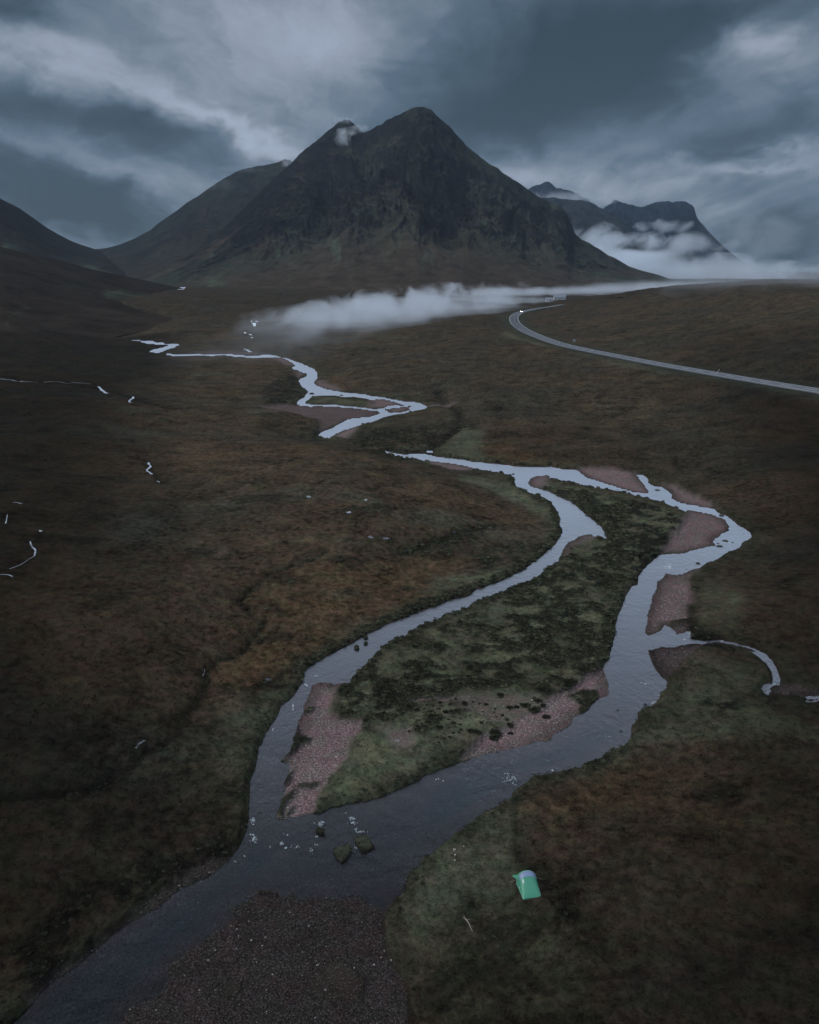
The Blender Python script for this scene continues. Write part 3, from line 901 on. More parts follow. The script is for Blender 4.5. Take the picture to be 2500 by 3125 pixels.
def grid_faces(nr, nc, wrap=False):
    i, j = np.meshgrid(np.arange(nr - 1), np.arange(nc if wrap else nc - 1), indexing='ij')
    a = i * nc + j
    b = i * nc + (j + 1) % nc
    return np.stack([a, b, b + nc, a + nc], -1).reshape(-1, 4)


def compact(V, Fq, attrs=None):
    u, inv = np.unique(Fq, return_inverse=True)
    at = {k: v[u] for k, v in attrs.items()} if attrs else None
    return V[u], inv.reshape(Fq.shape), at


def mat(name):
    m = bpy.data.materials.new(name)
    m.use_nodes = True
    return m, NT(m.node_tree)


def simple_mat(name, color, rough=0.8, noise_amt=0.25, scale=6.0, metallic=0.0, emit=None, spec=0.3):
    m, n = mat(name)
    b = n.node('ShaderNodeBsdfPrincipled')
    t = n.noise(n.coord(), scale, 4, .6)
    c = n.mix(t, tuple(v * (1 - noise_amt) for v in color), tuple(min(1, v * (1 + noise_amt)) for v in color))
    n.setin(b, Base_Color=c, Roughness=rough, Metallic=metallic)
    b.inputs['Specular IOR Level'].default_value = spec
    n.link(n.bump(t, .3, .02), b.inputs['Normal'])
    if emit:
        b.inputs['Emission Color'].default_value = (*emit[0], 1)
        b.inputs['Emission Strength'].default_value = emit[1]
    o = n.node('ShaderNodeOutputMaterial')
    n.link(b.outputs[0], o.inputs[0])
    return m


# ------------------------------------------------------------------ materials of the land
def land_material():
    m, n = mat('moorland')
    p = n.coord('Object')
    base = n.attr('cover', 'Color')
    gr = n.attr('stones')
    rough_ = n.attr('tuft')
    a = n.noise(p, 1.1, 5, .62, .3)
    b = n.noise(p, .16, 5, .6, .5)
    c = n.noise(n.scale(p, (1, 1, .4)), 5.5, 4, .65)
    f = (a - .5) * 1.3 + (b - .5) * .9 + (c - .5) * .9
    f = f * (1 - gr * .5)
    amount = (f * n.attr('grain') + 1.0).max(.2)
    v = n.node('ShaderNodeVectorMath', operation='SCALE')
    n.link(base, v.inputs[0])
    n.link(amount, v.inputs['Scale'])
    veg = S(n.nt, v.outputs[0])
    # stones: cells of their own grey, pink or pale
    vcol = n.voronoi(p, 13.0, 'Color')
    vd = n.voronoi(p, 13.0, 'Distance')
    vr = n.sep(vcol)
    pal = n.ramp(vr[0], [(0, (.30, .27, .26)), (.35, (.62, .56, .56)), (.7, (.95, .88, .88)), (.93, (1.35, 1.2, 1.15)), (.975, (2.2, 2.1, 2.0))])
    st = n.mix(1.0, base, pal, 'MULTIPLY')
    col = n.mix(gr, veg, st)
    # slight hue shifts in the vegetation
    hue = n.noise(p, .6, 3, .5)
    warm = n.mix(hue.smooth(.35, .65), (.92, 1.03, .95), (1.08, .97, 1.0))
    col = n.mix(1.0, col, warm, 'MULTIPLY')
    bs = n.node('ShaderNodeBsdfPrincipled')
    n.setin(bs, Base_Color=col, Roughness=.9)
    bs.inputs['Specular IOR Level'].default_value = .02
    hgt = (a * 1.0 + c * .45 + b * 1.4) * (1 - gr) * rough_ + vd * gr * -.10
    n.link(n.bump(hgt, .75, .55), bs.inputs['Normal'])
    o = n.node('ShaderNodeOutputMaterial')
    n.link(bs.outputs[0], o.inputs[0])
    return m


def mountain_material(name, haze_scale=1.0):
    m, n = mat(name)
    p = n.coord('Object')
    base = n.attr('cover', 'Color')
    rock = n.attr('rock')
    a = n.noise(n.scale(p, (1, .6, .45)), .045, 8, .72, .5)
    b = n.noise(n.scale(p, (1, .8, .5)), .012, 6, .65, 1.0)
    f = ((a - .5) * 2.1 + (b - .5) * 1.6 + 1).max(.25)
    v = n.node('ShaderNodeVectorMath', operation='SCALE')
    n.link(base, v.inputs[0])
    n.link(f, v.inputs['Scale'])
    bs = n.node('ShaderNodeBsdfPrincipled')
    n.setin(bs, Base_Color=S(n.nt, v.outputs[0]), Roughness=.92)
    bs.inputs['Specular IOR Level'].default_value = .02
    n.link(n.bump(a + b * .6, (rock * .7 + .3), 26.0 * haze_scale), bs.inputs['Normal'])
    o = n.node('ShaderNodeOutputMaterial')
    n.link(bs.outputs[0], o.inputs[0])
    return m


WPOW, WK = 4.4, 3.9


def water_material(name='river_water', deep=(.66, .68, .68)):
    m, n = mat(name)
    p = n.coord('Object')
    x, y, z = n.sep(p)
    rip = n.noise(n.scale(p, (1.0, .55, 1)), 1.7, 4, .6, .4)
    rip2 = n.noise(p, .35, 4, .6, .8)
    rip3 = n.noise(p, 7.0, 3, .6)
    hgt = rip * .5 + rip2 * .9 + rip3 * .10
    nrm = n.bump(hgt, n.noise(p, .09, 3, .6).smooth(.35, .65, .30, .75), .13)
    fr = n.node('ShaderNodeLayerWeight')
    n.link(nrm, fr.inputs['Normal'])
    fac = ((S(n.nt, fr.outputs['Facing']).pow(WPOW)) * WK).min(.96)
    gl = n.node('ShaderNodeBsdfGlossy')
    gl.inputs['Roughness'].default_value = .36
    gl.inputs['Color'].default_value = (.87, .90, .94, 1)
    n.link(nrm, gl.inputs['Normal'])
    tr = n.node('ShaderNodeBsdfTransparent')
    tr.inputs['Color'].default_value = (*deep, 1)
    mx = n.node('ShaderNodeMixShader')
    n.link(fac, mx.inputs[0])
    n.link(tr.outputs[0], mx.inputs[1])
    n.link(gl.outputs[0], mx.inputs[2])
    o = n.node('ShaderNodeOutputMaterial')
    n.link(mx.outputs[0], o.inputs[0])
    return m


M_LAND = land_material()
M_MTN = mountain_material('mountain_rock_and_grass')
M_WATER = water_material()
M_POOL = water_material('pool_water', (.25, .30, .32))


# ------------------------------------------------------------------ the ground sheet
a_dense = np.radians(np.arange(-38, 38.001, .083))
a_left = np.radians(np.arange(-180, -38, 3.0))
a_right = np.radians(np.arange(38 + 1.5, 180, 3.0))
AZ = np.concatenate([a_left, a_dense, a_right])
dep = np.radians(np.concatenate([np.arange(54, 2.35, -.078)]))
Rn = H / np.tan(dep)
Rr = np.concatenate([np.geomspace(.2, Rn[0] * .97, 12), Rn, np.geomspace(Rn[-1] * 1.03, 7400, 60)])
AA, RR = np.meshgrid(AZ, Rr)
GX, GY = (RR * np.sin(AA)).ravel(), (RR * np.cos(AA)).ravel()
GH, C = ground(GX, GY)


ALB = .56


def col3(*c):
    return np.array(c)[None, :]


def cover(C, x, y):
    """colour of plants and stones, with the frame-edge darkening mixed in"""
    n1, n2, n3, r = C['n1'], C['n2'], C['n3'], C['r']
    N = len(x)
    e = lambda a: a[:, None]
    b1 = fbm(x / 26, y / 19, 5, .6, off=31.0)
    b2 = fbm(x / 7, y / 5, 5, .62, off=41.0)
    b3 = fbm(x / 95, y / 70, 4, .55, off=51.0)
    brown = col3(.105, .072, .040) * np.ones((N, 3))
    c = brown
    b4 = fbm(x / 48, y / 34, 4, .5, off=131.0)
    rus = np.clip(.5 + b1 * .8 + b4 * 1.5, 0, 1)
    c = c * (1 - e(rus)) + col3(.072, .061, .041) * e(rus)
    olive = sstep(b2 + b3 * .8, .05, .6)
    c = c * (1 - e(olive) * .7) + col3(.090, .076, .044) * e(olive) * .7
    og = np.clip(C['og'] * (.75 + b2 * .7 + b1 * .5), 0, 1)
    c = c * (1 - e(og)) + col3(.150, .092, .042) * e(og)
    gold = sstep(b2 - b1 * .5, .25, .75) * (.35 + .4 * C['og'])
    c = c * (1 - e(gold)) + col3(.19, .14, .055) * e(gold)
    gn = np.clip(C['gn'] * (.9 + b2 * .6), 0, 1)
    grass = col3(.150, .158, .090) * (1 + .35 * e(b1)) + e(np.clip(b2, 0, 1)) * col3(.09, .08, .02)
    c = c * (1 - e(gn)) + grass * e(gn)
    sage = sstep(fbm(x / 30, y / 17, 4, .55, off=141.0), .12, .5) * (1 - gn) * .6 * (1 - sstep(x, -5, 40) * sstep(r, 90, 140))
    c = c * (1 - e(sage)) + col3(.105, .108, .075) * e(sage)
    # bank sides carry taller green and heather
    edge = (1 - sstep(C['dw'], .5, .04 * np.clip(r, 60, 200))) * (C['dw'] > 0)
    c = c * (1 - .55 * e(edge)) + col3(.075, .08, .045) * .55 * e(edge)
    hpatch = sstep(fbm(x / 3.4, y / 2.8, 4, .6, off=61.0) + n2 * .5, -.12, .14)
    he = C['he'] * (.15 + .85 * hpatch)
    # loose heather on the open moor
    loose = sstep(fbm(x / 11, y / 6, 5, .62, off=71.0), .12, .5) * .65
    he = np.maximum(he, loose * (1 - gn))
    he = np.maximum(he, C['vg'] * .75)
    he = np.maximum(he, C['dt'] * .9)
    c = c * (1 - e(he)) + col3(.036, .034, .024) * e(he)
    # drains and peat edges on the open moor, pale moor-grass drifts between them
    dr = sstep(ridged(x / 24, y / 20, 3, .5, 81.0), .80, .97) * (1 - C['gn'] * .6) * sstep(b3 + .3, 0, .5)
    c = c * (1 - .55 * e(dr))
    drift = sstep(fbm(x / 9, y / 3.2, 5, .62, off=91.0), .22, .6) * .45 * (1 - he)
    c = c * (1 - e(drift)) + col3(.115, .094, .060) * e(drift)
    c = c * (1 - .84 * e(C['dk']))  # edge vignette painted in by darkening the plant colour
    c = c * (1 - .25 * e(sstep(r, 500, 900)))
    # stones
    g = C['g']
    pink, grey = col3(.345, .262, .250), col3(.066, .057, .051)
    t = e(np.clip(C['tint'] + b2 * .22 + n3 * .12, 0, 1))
    stone = pink * (1 - t) + grey * t
    damp = 1 - .45 * (1 - sstep(C['dw'], .2, 2.2)) * sstep(r, 60, 75)      # wet margin of the bar
    stone = stone * e(damp) * (1 + .25 * e(n3))
    c = c * (1 - e(g)) + stone * e(g)
    # river bed: pinkish gravel in the shallows, dark weedy stone in the pools
    dp = np.maximum(sstep(-C['dw'], .8, 9) * .5, C['pool'] * sstep(-C['dw'], 0, 2.2)) * np.clip(.85 + n2 * .7, 0, 1)
    bedc = col3(.120, .094, .092) * (.85 + .6 * e(b2) + .3 * e(b1)) * (1 - .38 * e(1 - sstep(r, 56, 68))) * (1 - e(dp)) + col3(.016, .050, .066) * e(dp)
    isw = e((C['dw'] < 0).astype(float))
    c = c * (1 - isw) + bedc * isw
    g2 = np.where(C['dw'] < 0, .8, g)
    ver = e((1 - sstep(C['rd'], 5, 14)) * (C['rd'] < 50))
    c = c * (1 - ver * .6) + col3(.06, .075, .05) * ver * .6
    tuft = .35 + .9 * he + .25 * (1 - gn)
    tuft *= np.clip(1.15 - r / 900, .35, 1)
    lum = c @ np.array([.3, .5, .2])
    c = lum[:, None] + (c - lum[:, None]) * .86
    return np.clip(c * ALB, .004, .9), g2, tuft, he, g


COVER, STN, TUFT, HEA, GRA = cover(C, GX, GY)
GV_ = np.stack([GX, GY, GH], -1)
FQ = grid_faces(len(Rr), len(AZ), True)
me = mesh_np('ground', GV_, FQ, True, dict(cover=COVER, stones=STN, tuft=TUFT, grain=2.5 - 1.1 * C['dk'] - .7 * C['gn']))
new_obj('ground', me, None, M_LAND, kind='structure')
# river surface: cells of the same sheet close to the water's outline
nearw = (C['dw'] < 1.2 + .012 * C['r']) & (C['r'] < 990)
fm = nearw[FQ].any(1)
WV = GV_.copy()
WV[:, 2] = 0.0
V2, F2, _ = compact(WV, FQ[fm])
new_obj('river', mesh_np('river', V2, F2, True), None, M_WATER, kind='structure')


# ------------------------------------------------------------------ mountains
def layer(name, sky, rb, rr, base_z, nr, step, prof=1.9, lin=.3, rough=1.0, back=.35, seed=0.0, palette=None, az_pad=None, craggy=1.0):
    """a mountain: front slope from its foot at distance rb to its crest at distance rr, then the far slope.
    sky = photo points of the crest line"""
    pts = [sang(sx, sy) for sx, sy in sky]
    pa = np.array([p[0] for p in pts])
    pe = np.array([p[1] for p in pts])
    A = np.arange(pa[0], pa[-1], math.radians(step))
    E = np.interp(A, pa, pe)
    Rc = np.interp(A, pa, rr) if isinstance(rr, (list, tuple)) else np.full(A.shape, float(rr))
    Rb = np.interp(A, pa, rb) if isinstance(rb, (list, tuple)) else np.full(A.shape, float(rb))
    Zc = H + Rc * np.tan(E)
    s = np.concatenate([np.linspace(0, 1, nr) ** .9, 1 + np.linspace(.03, back, max(8, nr // 8))])
    SS, A2 = np.meshgrid(s, A, indexing='ij')
    Rc2, Rb2, Zc2 = (np.broadcast_to(q, SS.shape) for q in (Rc, Rb, Zc))
    R = Rb2 + (Rc2 - Rb2) * SS
    g = lin * SS + (1 - lin) * np.clip(SS, 0, 1) ** prof
    Zf = base_z + (Zc2 - base_z) * np.where(SS <= 1, g, 1 - (SS - 1) * 2.6)
    X, Y = R * np.sin(A2), R * np.cos(A2)
    hgt = np.clip(Zc2 - base_z, 1, None)
    rel = np.clip(hgt / 500, .05, 1)
    arc = A2 * Rc2
    down = SS * 900
    w1 = fbm(arc / 420, down / 420, 4, .5, off=seed + 2)
    # buttresses and gullies run down the slope
    but = ridged(arc / 330 + w1 * .55, down / 900 + w1 * .3, 5, .52, seed) - .55
    crag = ridged(arc / 70 + w1 * .7 + down / 260, down / 150 + w1 * .5, 7, .62, seed + 7) - .5
    ledge = fbm(arc / 260, down / 60 + w1 * 2.0, 5, .62, off=seed + 13)
    env = np.sin(np.clip(SS, 0, 1) * PI) ** .8 * sstep(SS, .08, .5)
    edge = 1 - sstep(SS, .93, 1.0)
    up = sstep(SS, .3, .75)
    Zf = Zf + rough * rel * env * edge * (but * 72 + crag * 46 * (.25 + up) * craggy + ledge * 20 * (.2 + up) * craggy)
    Zf = Zf + rough * rel * (crag * 6 + fbm(arc / 22, down / 22, 4, .6, off=seed) * 4.5) * (1 - edge * .4) * sstep(SS, .2, .8)
    V = np.stack([X.ravel(), Y.ravel(), Zf.ravel()], -1)
    Fm = grid_faces(len(s), len(A))
    # rock where it is steep or craggy, grass and heather elsewhere
    dzs = np.gradient(Zf, axis=0) / (np.gradient(R, axis=0) + 1e-6)
    dza = np.gradient(Zf, axis=1) / (np.gradient(A2, axis=1) * R + 1e-6)
    slope = np.hypot(dzs, dza)
    rk = sstep(slope * .6 + crag * .75 + ledge * .45 + up * .25 + fbm(arc / 130, down / 420, 3, .5, off=seed + 55) * .5, .35, .85) * sstep(SS, .20, .5) * craggy
    n_ = fbm(arc / 180, down / 260, 5, .6, off=seed + 21)
    low = 1 - sstep(SS + n_ * .22, .12, .60)
    e = lambda q: q.ravel()[:, None]
    pal = palette or (col3(.048, .038, .029), col3(.034, .040, .028), col3(.050, .038, .027), col3(.021, .023, .024))
    c = pal[1] * np.ones((V.shape[0], 3))
    f = e(sstep(n_, -.1, .45))
    c = c * (1 - f) + pal[0] * f
    c = c * (1 - e(low)) + pal[2] * e(low)
    grn = e(sstep(fbm(arc / 60, down / 330, 5, .6, off=seed + 33), .1, .5) * sstep(SS, .12, .3) * (1 - sstep(SS, .45, .7))) * .75
    c = c * (1 - grn) + col3(.072, .092, .060) * grn
    c = c * (1 - e(rk)) + pal[3] * e(rk)
    scree = e(sstep(fbm(arc / 9, down / 240, 5, .6, off=seed + 44), .22, .6) * sstep(SS, .25, .45) * (1 - sstep(SS, .75, .95))) * .45 * min(1, craggy)
    c = c * (1 - scree) + col3(.085, .088, .080) * scree
    me = mesh_np(name, V, Fm, True, dict(cover=np.clip(c, .005, 1), rock=rk.ravel()))
    return new_obj(name, me, None, M_MTN, kind='structure')


MAIN = [(240, 930), (300, 915), (380, 885), (450, 850), (540, 800), (620, 750), (690, 690), (760, 620), (820, 560), (886, 500), (910, 474), (961, 432), (974, 421), (1000, 400), (1014, 391),
        (1035, 372), (1050, 365), (1068, 366), (1085, 385), (1108, 404), (1125, 401), (1148, 386), (1165, 379), (1183, 366), (1205, 357), (1223, 349), (1246, 334), (1262, 328), (1280, 326), (1304, 329),
        (1320, 336), (1331, 350), (1345, 364), (1362, 376), (1380, 393), (1392, 411), (1409, 425), (1425, 445), (1443, 459), (1470, 482), (1496, 500), (1520, 515), (1542, 529), (1583, 558),
        (1629, 590), (1655, 606), (1681, 619), (1700, 624), (1716, 636), (1730, 652), (1739, 671), (1748, 695), (1756, 714), (1775, 730), (1800, 742), (1816, 753), (1830, 760), (1857, 779), (1875, 786),
        (1920, 813), (1962, 827), (2007, 838), (2049, 853), (2139, 868), (2260, 885)]
_n = len(MAIN)
_rr = [float(np.interp(p[0], [240, 886, 1050, 1108, 1280, 1700, 1760, 2260], [1500, 2750, 2950, 2900, 2600, 2500, 2450, 2300])) for p in MAIN]
_rb = [float(np.interp(p[0], [240, 600, 900, 1280, 1700, 2260], [1150, 1250, 1300, 1300, 1450, 1900])) for p in MAIN]
layer('mountain', MAIN, _rb, _rr, -4, 330, .075, prof=1.75, lin=.24, rough=1.0, seed=1.0)

REAR = [(293, 760), (325, 757), (367, 746), (409, 729), (460, 701), (488, 678), (515, 660), (543, 641), (571, 618), (603, 599), (641, 572), (678, 548), (719, 525), (740, 517), (757, 513), (803, 504),
        (830, 500), (849, 495), (868, 486), (884, 488), (920, 520), (1000, 600)]
REAR = [(180, 790), (240, 772)] + REAR
_rr = [float(np.interp(p[0], [180, 290, 600, 1000], [3000, 3200, 3700, 3900])) for p in REAR]
_rb = [float(np.interp(p[0], [180, 290, 600, 1000], [1500, 1500, 1700, 2300])) for p in REAR]
layer('mountain_ridge', REAR, _rb, _rr, 0, 130, .09, prof=1.7, lin=.3, rough=.7, seed=5.0, craggy=.6,
      palette=(col3(.030, .025, .021), col3(.024, .026, .021), col3(.036, .028, .021), col3(.013, .015, .018)))

LEFT = [(-1500, 250), (-900, 330), (-400, 430), (-150, 530), (0, 605), (58, 634), (100, 664), (145, 696), (180, 716), (217, 735), (246, 746), (290, 760), (340, 775), (420, 800)]
_rr = [float(np.interp(p[0], [-1500, 0, 290, 420], [2000, 2500, 3100, 3200])) for p in LEFT]
layer('hill', LEFT, 1300, _rr, 0, 110, .12, prof=1.5, lin=.35, rough=.6, seed=9.0, craggy=.4,
      palette=(col3(.017, .0145, .012), col3(.016, .015, .012), col3(.018, .0145, .011), col3(.013, .013, .013)))
SHOULD = [(-1500, 620), (-700, 670), (-300, 705), (0, 752), (80, 770), (150, 788), (230, 808), (300, 826), (400, 846), (500, 868), (620, 892), (760, 915), (900, 935)]
_rr = [float(np.interp(p[0], [-1500, 0, 500, 900], [800, 1000, 1250, 1450])) for p in SHOULD]
_rb = [float(np.interp(p[0], [-1500, 0, 500, 900], [330, 420, 640, 900])) for p in SHOULD]
layer('hillside', SHOULD, _rb, _rr, 1, 130, .10, prof=1.25, lin=.55, rough=.25, seed=12.0, craggy=.1,
      palette=(col3(.026, .0195, .015), col3(.023, .0195, .015), col3(.028, .021, .0155), col3(.019, .017, .015)))

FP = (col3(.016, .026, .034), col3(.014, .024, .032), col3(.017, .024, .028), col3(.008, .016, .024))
PK = Z('L', [(-120, 210), (-40, 175), (40, 135), (70, 112), (100, 100), (135, 98), (160, 84), (180, 72), (205, 68), (228, 76), (250, 92), (270, 115), (290, 130), (318, 127), (340, 138), (372, 141),
             (410, 150), (470, 175), (560, 230), (700, 330)])
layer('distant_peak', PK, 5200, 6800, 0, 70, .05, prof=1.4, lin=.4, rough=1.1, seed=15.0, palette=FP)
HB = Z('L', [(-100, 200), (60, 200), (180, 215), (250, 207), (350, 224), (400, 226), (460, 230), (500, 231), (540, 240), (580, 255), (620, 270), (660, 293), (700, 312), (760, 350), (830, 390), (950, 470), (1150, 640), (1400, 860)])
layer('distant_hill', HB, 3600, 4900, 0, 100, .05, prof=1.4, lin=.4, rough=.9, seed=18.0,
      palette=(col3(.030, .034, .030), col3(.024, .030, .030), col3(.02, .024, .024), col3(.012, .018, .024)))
CL = Z('L', [(500, 420), (620, 350), (700, 300), (760, 262), (790, 229), (815, 232), (850, 250), (885, 259), (920, 272), (955, 274), (990, 286), (1025, 292), (1055, 289), (1090, 273), (1130, 262), (1165, 248), (1190, 246), (1240, 244), (1280, 241),
             (1293, 252), (1310, 248), (1332, 240), (1365, 241), (1400, 241), (1425, 249), (1450, 264), (1475, 280), (1492, 300), (1505, 345), (1515, 380), (1540, 420), (1580, 460), (1620, 510), (1660, 550),
             (1750, 640), (1900, 760), (2200, 900)])
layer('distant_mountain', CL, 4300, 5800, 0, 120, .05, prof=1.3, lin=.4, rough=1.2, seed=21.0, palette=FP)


# ------------------------------------------------------------------ road with its painted lines
M_ASPH = simple_mat('asphalt', (.060, .066, .072), .32, .2, .9, spec=.9)
M_PAINT = simple_mat('road_paint', (.62, .64, .66), .6, .12, 3.0)


def ribbon(line, zs, off0, off1, lift, name, matl, parent=None, sel=None, thick=0.0):
    p = line
    t = np.gradient(p, axis=0)
    t /= np.linalg.norm(t, axis=1)[:, None] + 1e-9
    nrm = np.stack([-t[:, 1], t[:, 0]], -1)
    a = p + nrm * off0
    b = p + nrm * off1
    za = zs + lift
    V = np.concatenate([np.column_stack([a, za]), np.column_stack([b, za])])
    n = len(p)
    F = [(i, i + 1, n + i + 1, n + i) for i in range(n - 1) if sel is None or sel(i)]
    if thick:
        m = len(V)
        V = np.concatenate([V, V - np.array([0, 0, thick])])
        F += [(i, i + 1, m + i + 1, m + i) for i in range(n - 1)] + [(n + i, n + i + 1, m + n + i + 1, m + n + i) for i in range(n - 1)]
    V, F, _ = compact(V, np.array(F))
    me = mesh_np(name, V, F, True)
    return new_obj(name, me, parent, matl)


ROADF, _ = smooth_line(np.column_stack([ROAD, ROAD_Z]), 1400, 1)
road = ribbon(ROADF[:, :2], ROADF[:, 2], -3.5, 3.5, 0, 'road', M_ASPH, thick=.5)
road['kind'] = 'structure'
for s_ in (-1, 1):
    e = ribbon(ROADF[:, :2], ROADF[:, 2], s_ * 3.15 - .10, s_ * 3.15 + .10, .008, 'edge_line', M_PAINT, road)
step_m = ROAD_LEN / 1400
ribbon(ROADF[:, :2], ROADF[:, 2], -.10, .10, .008, 'centre_line', M_PAINT, road, sel=lambda i: (i * step_m) % 9 < 4.5)


# ------------------------------------------------------------------ mist banks and the air
def mist_material():
    m, n = mat('mist')
    p = n.coord('Object')
    x, y, z = n.sep(p)
    r2 = x * x + y * y + z * z
    gp = n.node('ShaderNodeNewGeometry')
    pos = S(n.nt, gp.outputs['Position'])
    oi = n.node('ShaderNodeObjectInfo')
    cr = n.node('ShaderNodeSeparateColor')
    n.nt.links.new(oi.outputs['Color'], cr.inputs[0])
    dens, freq, rag = (S(n.nt, cr.outputs[i]) for i in range(3))
    sc = n.node('ShaderNodeVectorMath', operation='SCALE')
    n.link(pos, sc.inputs[0])
    n.link(freq, sc.inputs['Scale'])
    ns = n.noise(n.scale(S(n.nt, sc.outputs[0]), (1, .28, 1.05)), .72, 4.5, .60, .6)
    fall = (0.92 - r2) + (ns - .5) * rag * 6.6
    q = fall.smooth(0.0, 1.6)
    dd = q * dens
    v = n.node('ShaderNodeVolumePrincipled')
    v.inputs['Color'].default_value = (.90, .955, 1.0, 1)
    v.inputs['Anisotropy'].default_value = .2
    n.link(dd, v.inputs['Density'])
    o = n.node('ShaderNodeOutputMaterial')
    n.link(v.outputs[0], o.inputs['Volume'])
    return m


M_MIST = mist_material()


def ico_mesh(name, sub=2):
    import bmesh
    bm = bmesh.new()
    bmesh.ops.create_icosphere(bm, subdivisions=sub, radius=1.0)
    me = bpy.data.meshes.new(name)
    bm.to_mesh(me)
    bm.free()
    return me


MIST_ME = ico_mesh('mist')
MIST_ME.materials.append(M_MIST)


def mist(sx, sy, r, sa, sr, sz, dens, size, rag=.8, tilt=0.0):
    """bank of mist seen at photo pixel (sx, sy), r metres away; half widths across, along and up"""
    a, e = sang(sx, sy)
    o = bpy.data.objects.new('mist', MIST_ME)
    COL.objects.link(o)
    o.location = (r * math.sin(a), r * math.cos(a), H + r * math.tan(e))
    o.rotation_euler = (0, tilt, -a)
    o.scale = (sa * 1.3, sr * 1.3, sz * 1.2)
    o.color = (dens, 1.0 / size, rag, 1)
    o['kind'] = 'stuff'
    return o


MISTS = [
    (900, 1040, 520, 60, 60, 9, .006, 26, .35), (970, 1020, 570, 60, 70, 13, .011, 26, .38), (1060, 992, 650, 75, 90, 16, .016, 28, .38), (1180, 968, 760, 90, 110, 16, .020, 30, .38),
    (1310, 952, 880, 100, 120, 15, .024, 32, .38), (1450, 935, 1010, 110, 110, 14, .026, 32, .38), (1610, 912, 1340, 140, 140, 16, .024, 34, .4),
    (960, 995, 640, 42, 50, 13, .016, 20, .95), (1040, 968, 720, 45, 60, 14, .018, 22, .95), (1130, 945, 800, 55, 60, 15, .016, 22, .95), (1240, 925, 920, 65, 70, 17, .014, 24, .95),
    (1370, 912, 1060, 75, 80, 18, .013, 26, .95), (1500, 900, 1250, 85, 90, 18, .012, 28, .95),
    (1560, 945, 900, 60, 60, 6, .006, 20, .6), (1690, 925, 1060, 60, 50, 7, .005, 20, .6),
    (1790, 900, 1480, 150, 150, 14, .020, 38, .5), (1960, 888, 1650, 180, 180, 15, .012, 42, .5), (2110, 878, 1900, 200, 200, 16, .006, 50, .5),
    (760, 1085, 405, 50, 36, 3.0, .003, 18, .5), (845, 1062, 470, 55, 50, 7, .0035, 30, .4),
    # cloud lying in the valley between the mountain and the far summits
    (1880, 820, 3300, 300, 240, 80, .013, 120, .8), (2080, 835, 3300, 380, 280, 70, .012, 140, .8), (2330, 840, 3300, 330, 300, 60, .0030, 150, .8),
    (1790, 725, 3500, 120, 120, 60, .010, 80, .9), (1930, 735, 3900, 170, 150, 42, .009, 70, 1.0), (2090, 750, 3900, 190, 150, 55, .007, 90, .9), (2030, 690, 4100, 120, 100, 30, .006, 60, 1.0),
    (1690, 602, 5000, 240, 200, 30, .0035, 110, .8), (1790, 606, 5000, 200, 160, 34, .002, 110, .8),
    (2290, 715, 4600, 270, 200, 130, .0030, 160, .45),
    # wisps on the summits
    (1046, 420, 2600, 24, 30, 22, .016, 26, .7), (1072, 400, 2640, 36, 30, 13, .022, 26, .7), (1098, 390, 2640, 30, 30, 9, .012, 22, .7), (1052, 368, 2780, 40, 40, 12, .006, 26, .7),
    (874, 494, 3300, 24, 60, 20, .008, 30, .9), (740, 516, 3550, 120, 80, 14, .0016, 60, .4), (650, 566, 3450, 100, 80, 24, .0014, 60, .4),
    # thin cloud brushing the moor on the right
    (2430, 858, 620, 80, 60, 17, .011, 60, .5), (2230, 866, 720, 90, 70, 9, .005, 50, .6),
]
for a_ in MISTS:
    mist(*a_)

m_h, n_h = mat('haze')
vh = n_h.node('ShaderNodeVolumePrincipled')
vh.inputs['Color'].default_value = (.62, .80, 1.0, 1)
vh.inputs['Density'].default_value = 2.8e-5
oh = n_h.node('ShaderNodeOutputMaterial')
n_h.link(vh.outputs[0], oh.inputs['Volume'])
HB_ = 7600.0
hz = np.array([[x, y, z] for z in (-420.0, 1000.0) for x, y in ((-HB_, -HB_), (HB_, -HB_), (HB_, HB_), (-HB_, HB_))])
hf = np.array([[0, 3, 2, 1], [4, 5, 6, 7], [0, 1, 5, 4], [1, 2, 6, 5], [2, 3, 7, 6], [3, 0, 4, 7]])
new_obj('haze', mesh_np('haze', hz, hf, False), None, m_h, kind='stuff')

# ------------------------------------------------------------------ small plants and stones lying in masses
def blob_template(sub, seed, squash=.7, jag=.35):
    """a lumpy low clump, flat below"""
    import bmesh
    rr = random.Random(seed)
    bm = bmesh.new()
    bmesh.ops.create_icosphere(bm, subdivisions=sub, radius=1.0)
    V = np.array([v.co[:] for v in bm.verts])
    F = np.array([[v.index for v in f.verts] for f in bm.faces])
    bm.free()
    k = np.array([1 + rr.uniform(-jag, jag) for _ in V])
    V = V * k[:, None]
    V[:, 2] = np.where(V[:, 2] < -.15, -.15, V[:, 2]) * squash
    return V, F


def leafy_template(n, seed):
    """clump of upright twig-sized triangles spread through a dome"""
    rr = np.random.RandomState(seed)
    V, F = [], []
    for i in range(n):
        th, u = rr.rand() * 2 * PI, rr.rand() ** .5
        zz = rr.rand() ** .7
        c = np.array([u * math.cos(th) * math.sqrt(1 - zz * zz * .8), u * math.sin(th) * math.sqrt(1 - zz * zz * .8), zz * .75])
        a = rr.normal(size=3)
        a /= np.linalg.norm(a)
        b = np.cross(a, [0, 0, 1.0])
        b /= np.linalg.norm(b) + 1e-6
        sz = .12 + .16 * rr.rand()
        tip = c * 1.08 + np.array([0, 0, sz * 1.2])
        k = len(V)
        V += [c - b * sz, c + b * sz, tip]
        F.append([k, k + 1, k + 2])
    return np.array(V), np.array(F)


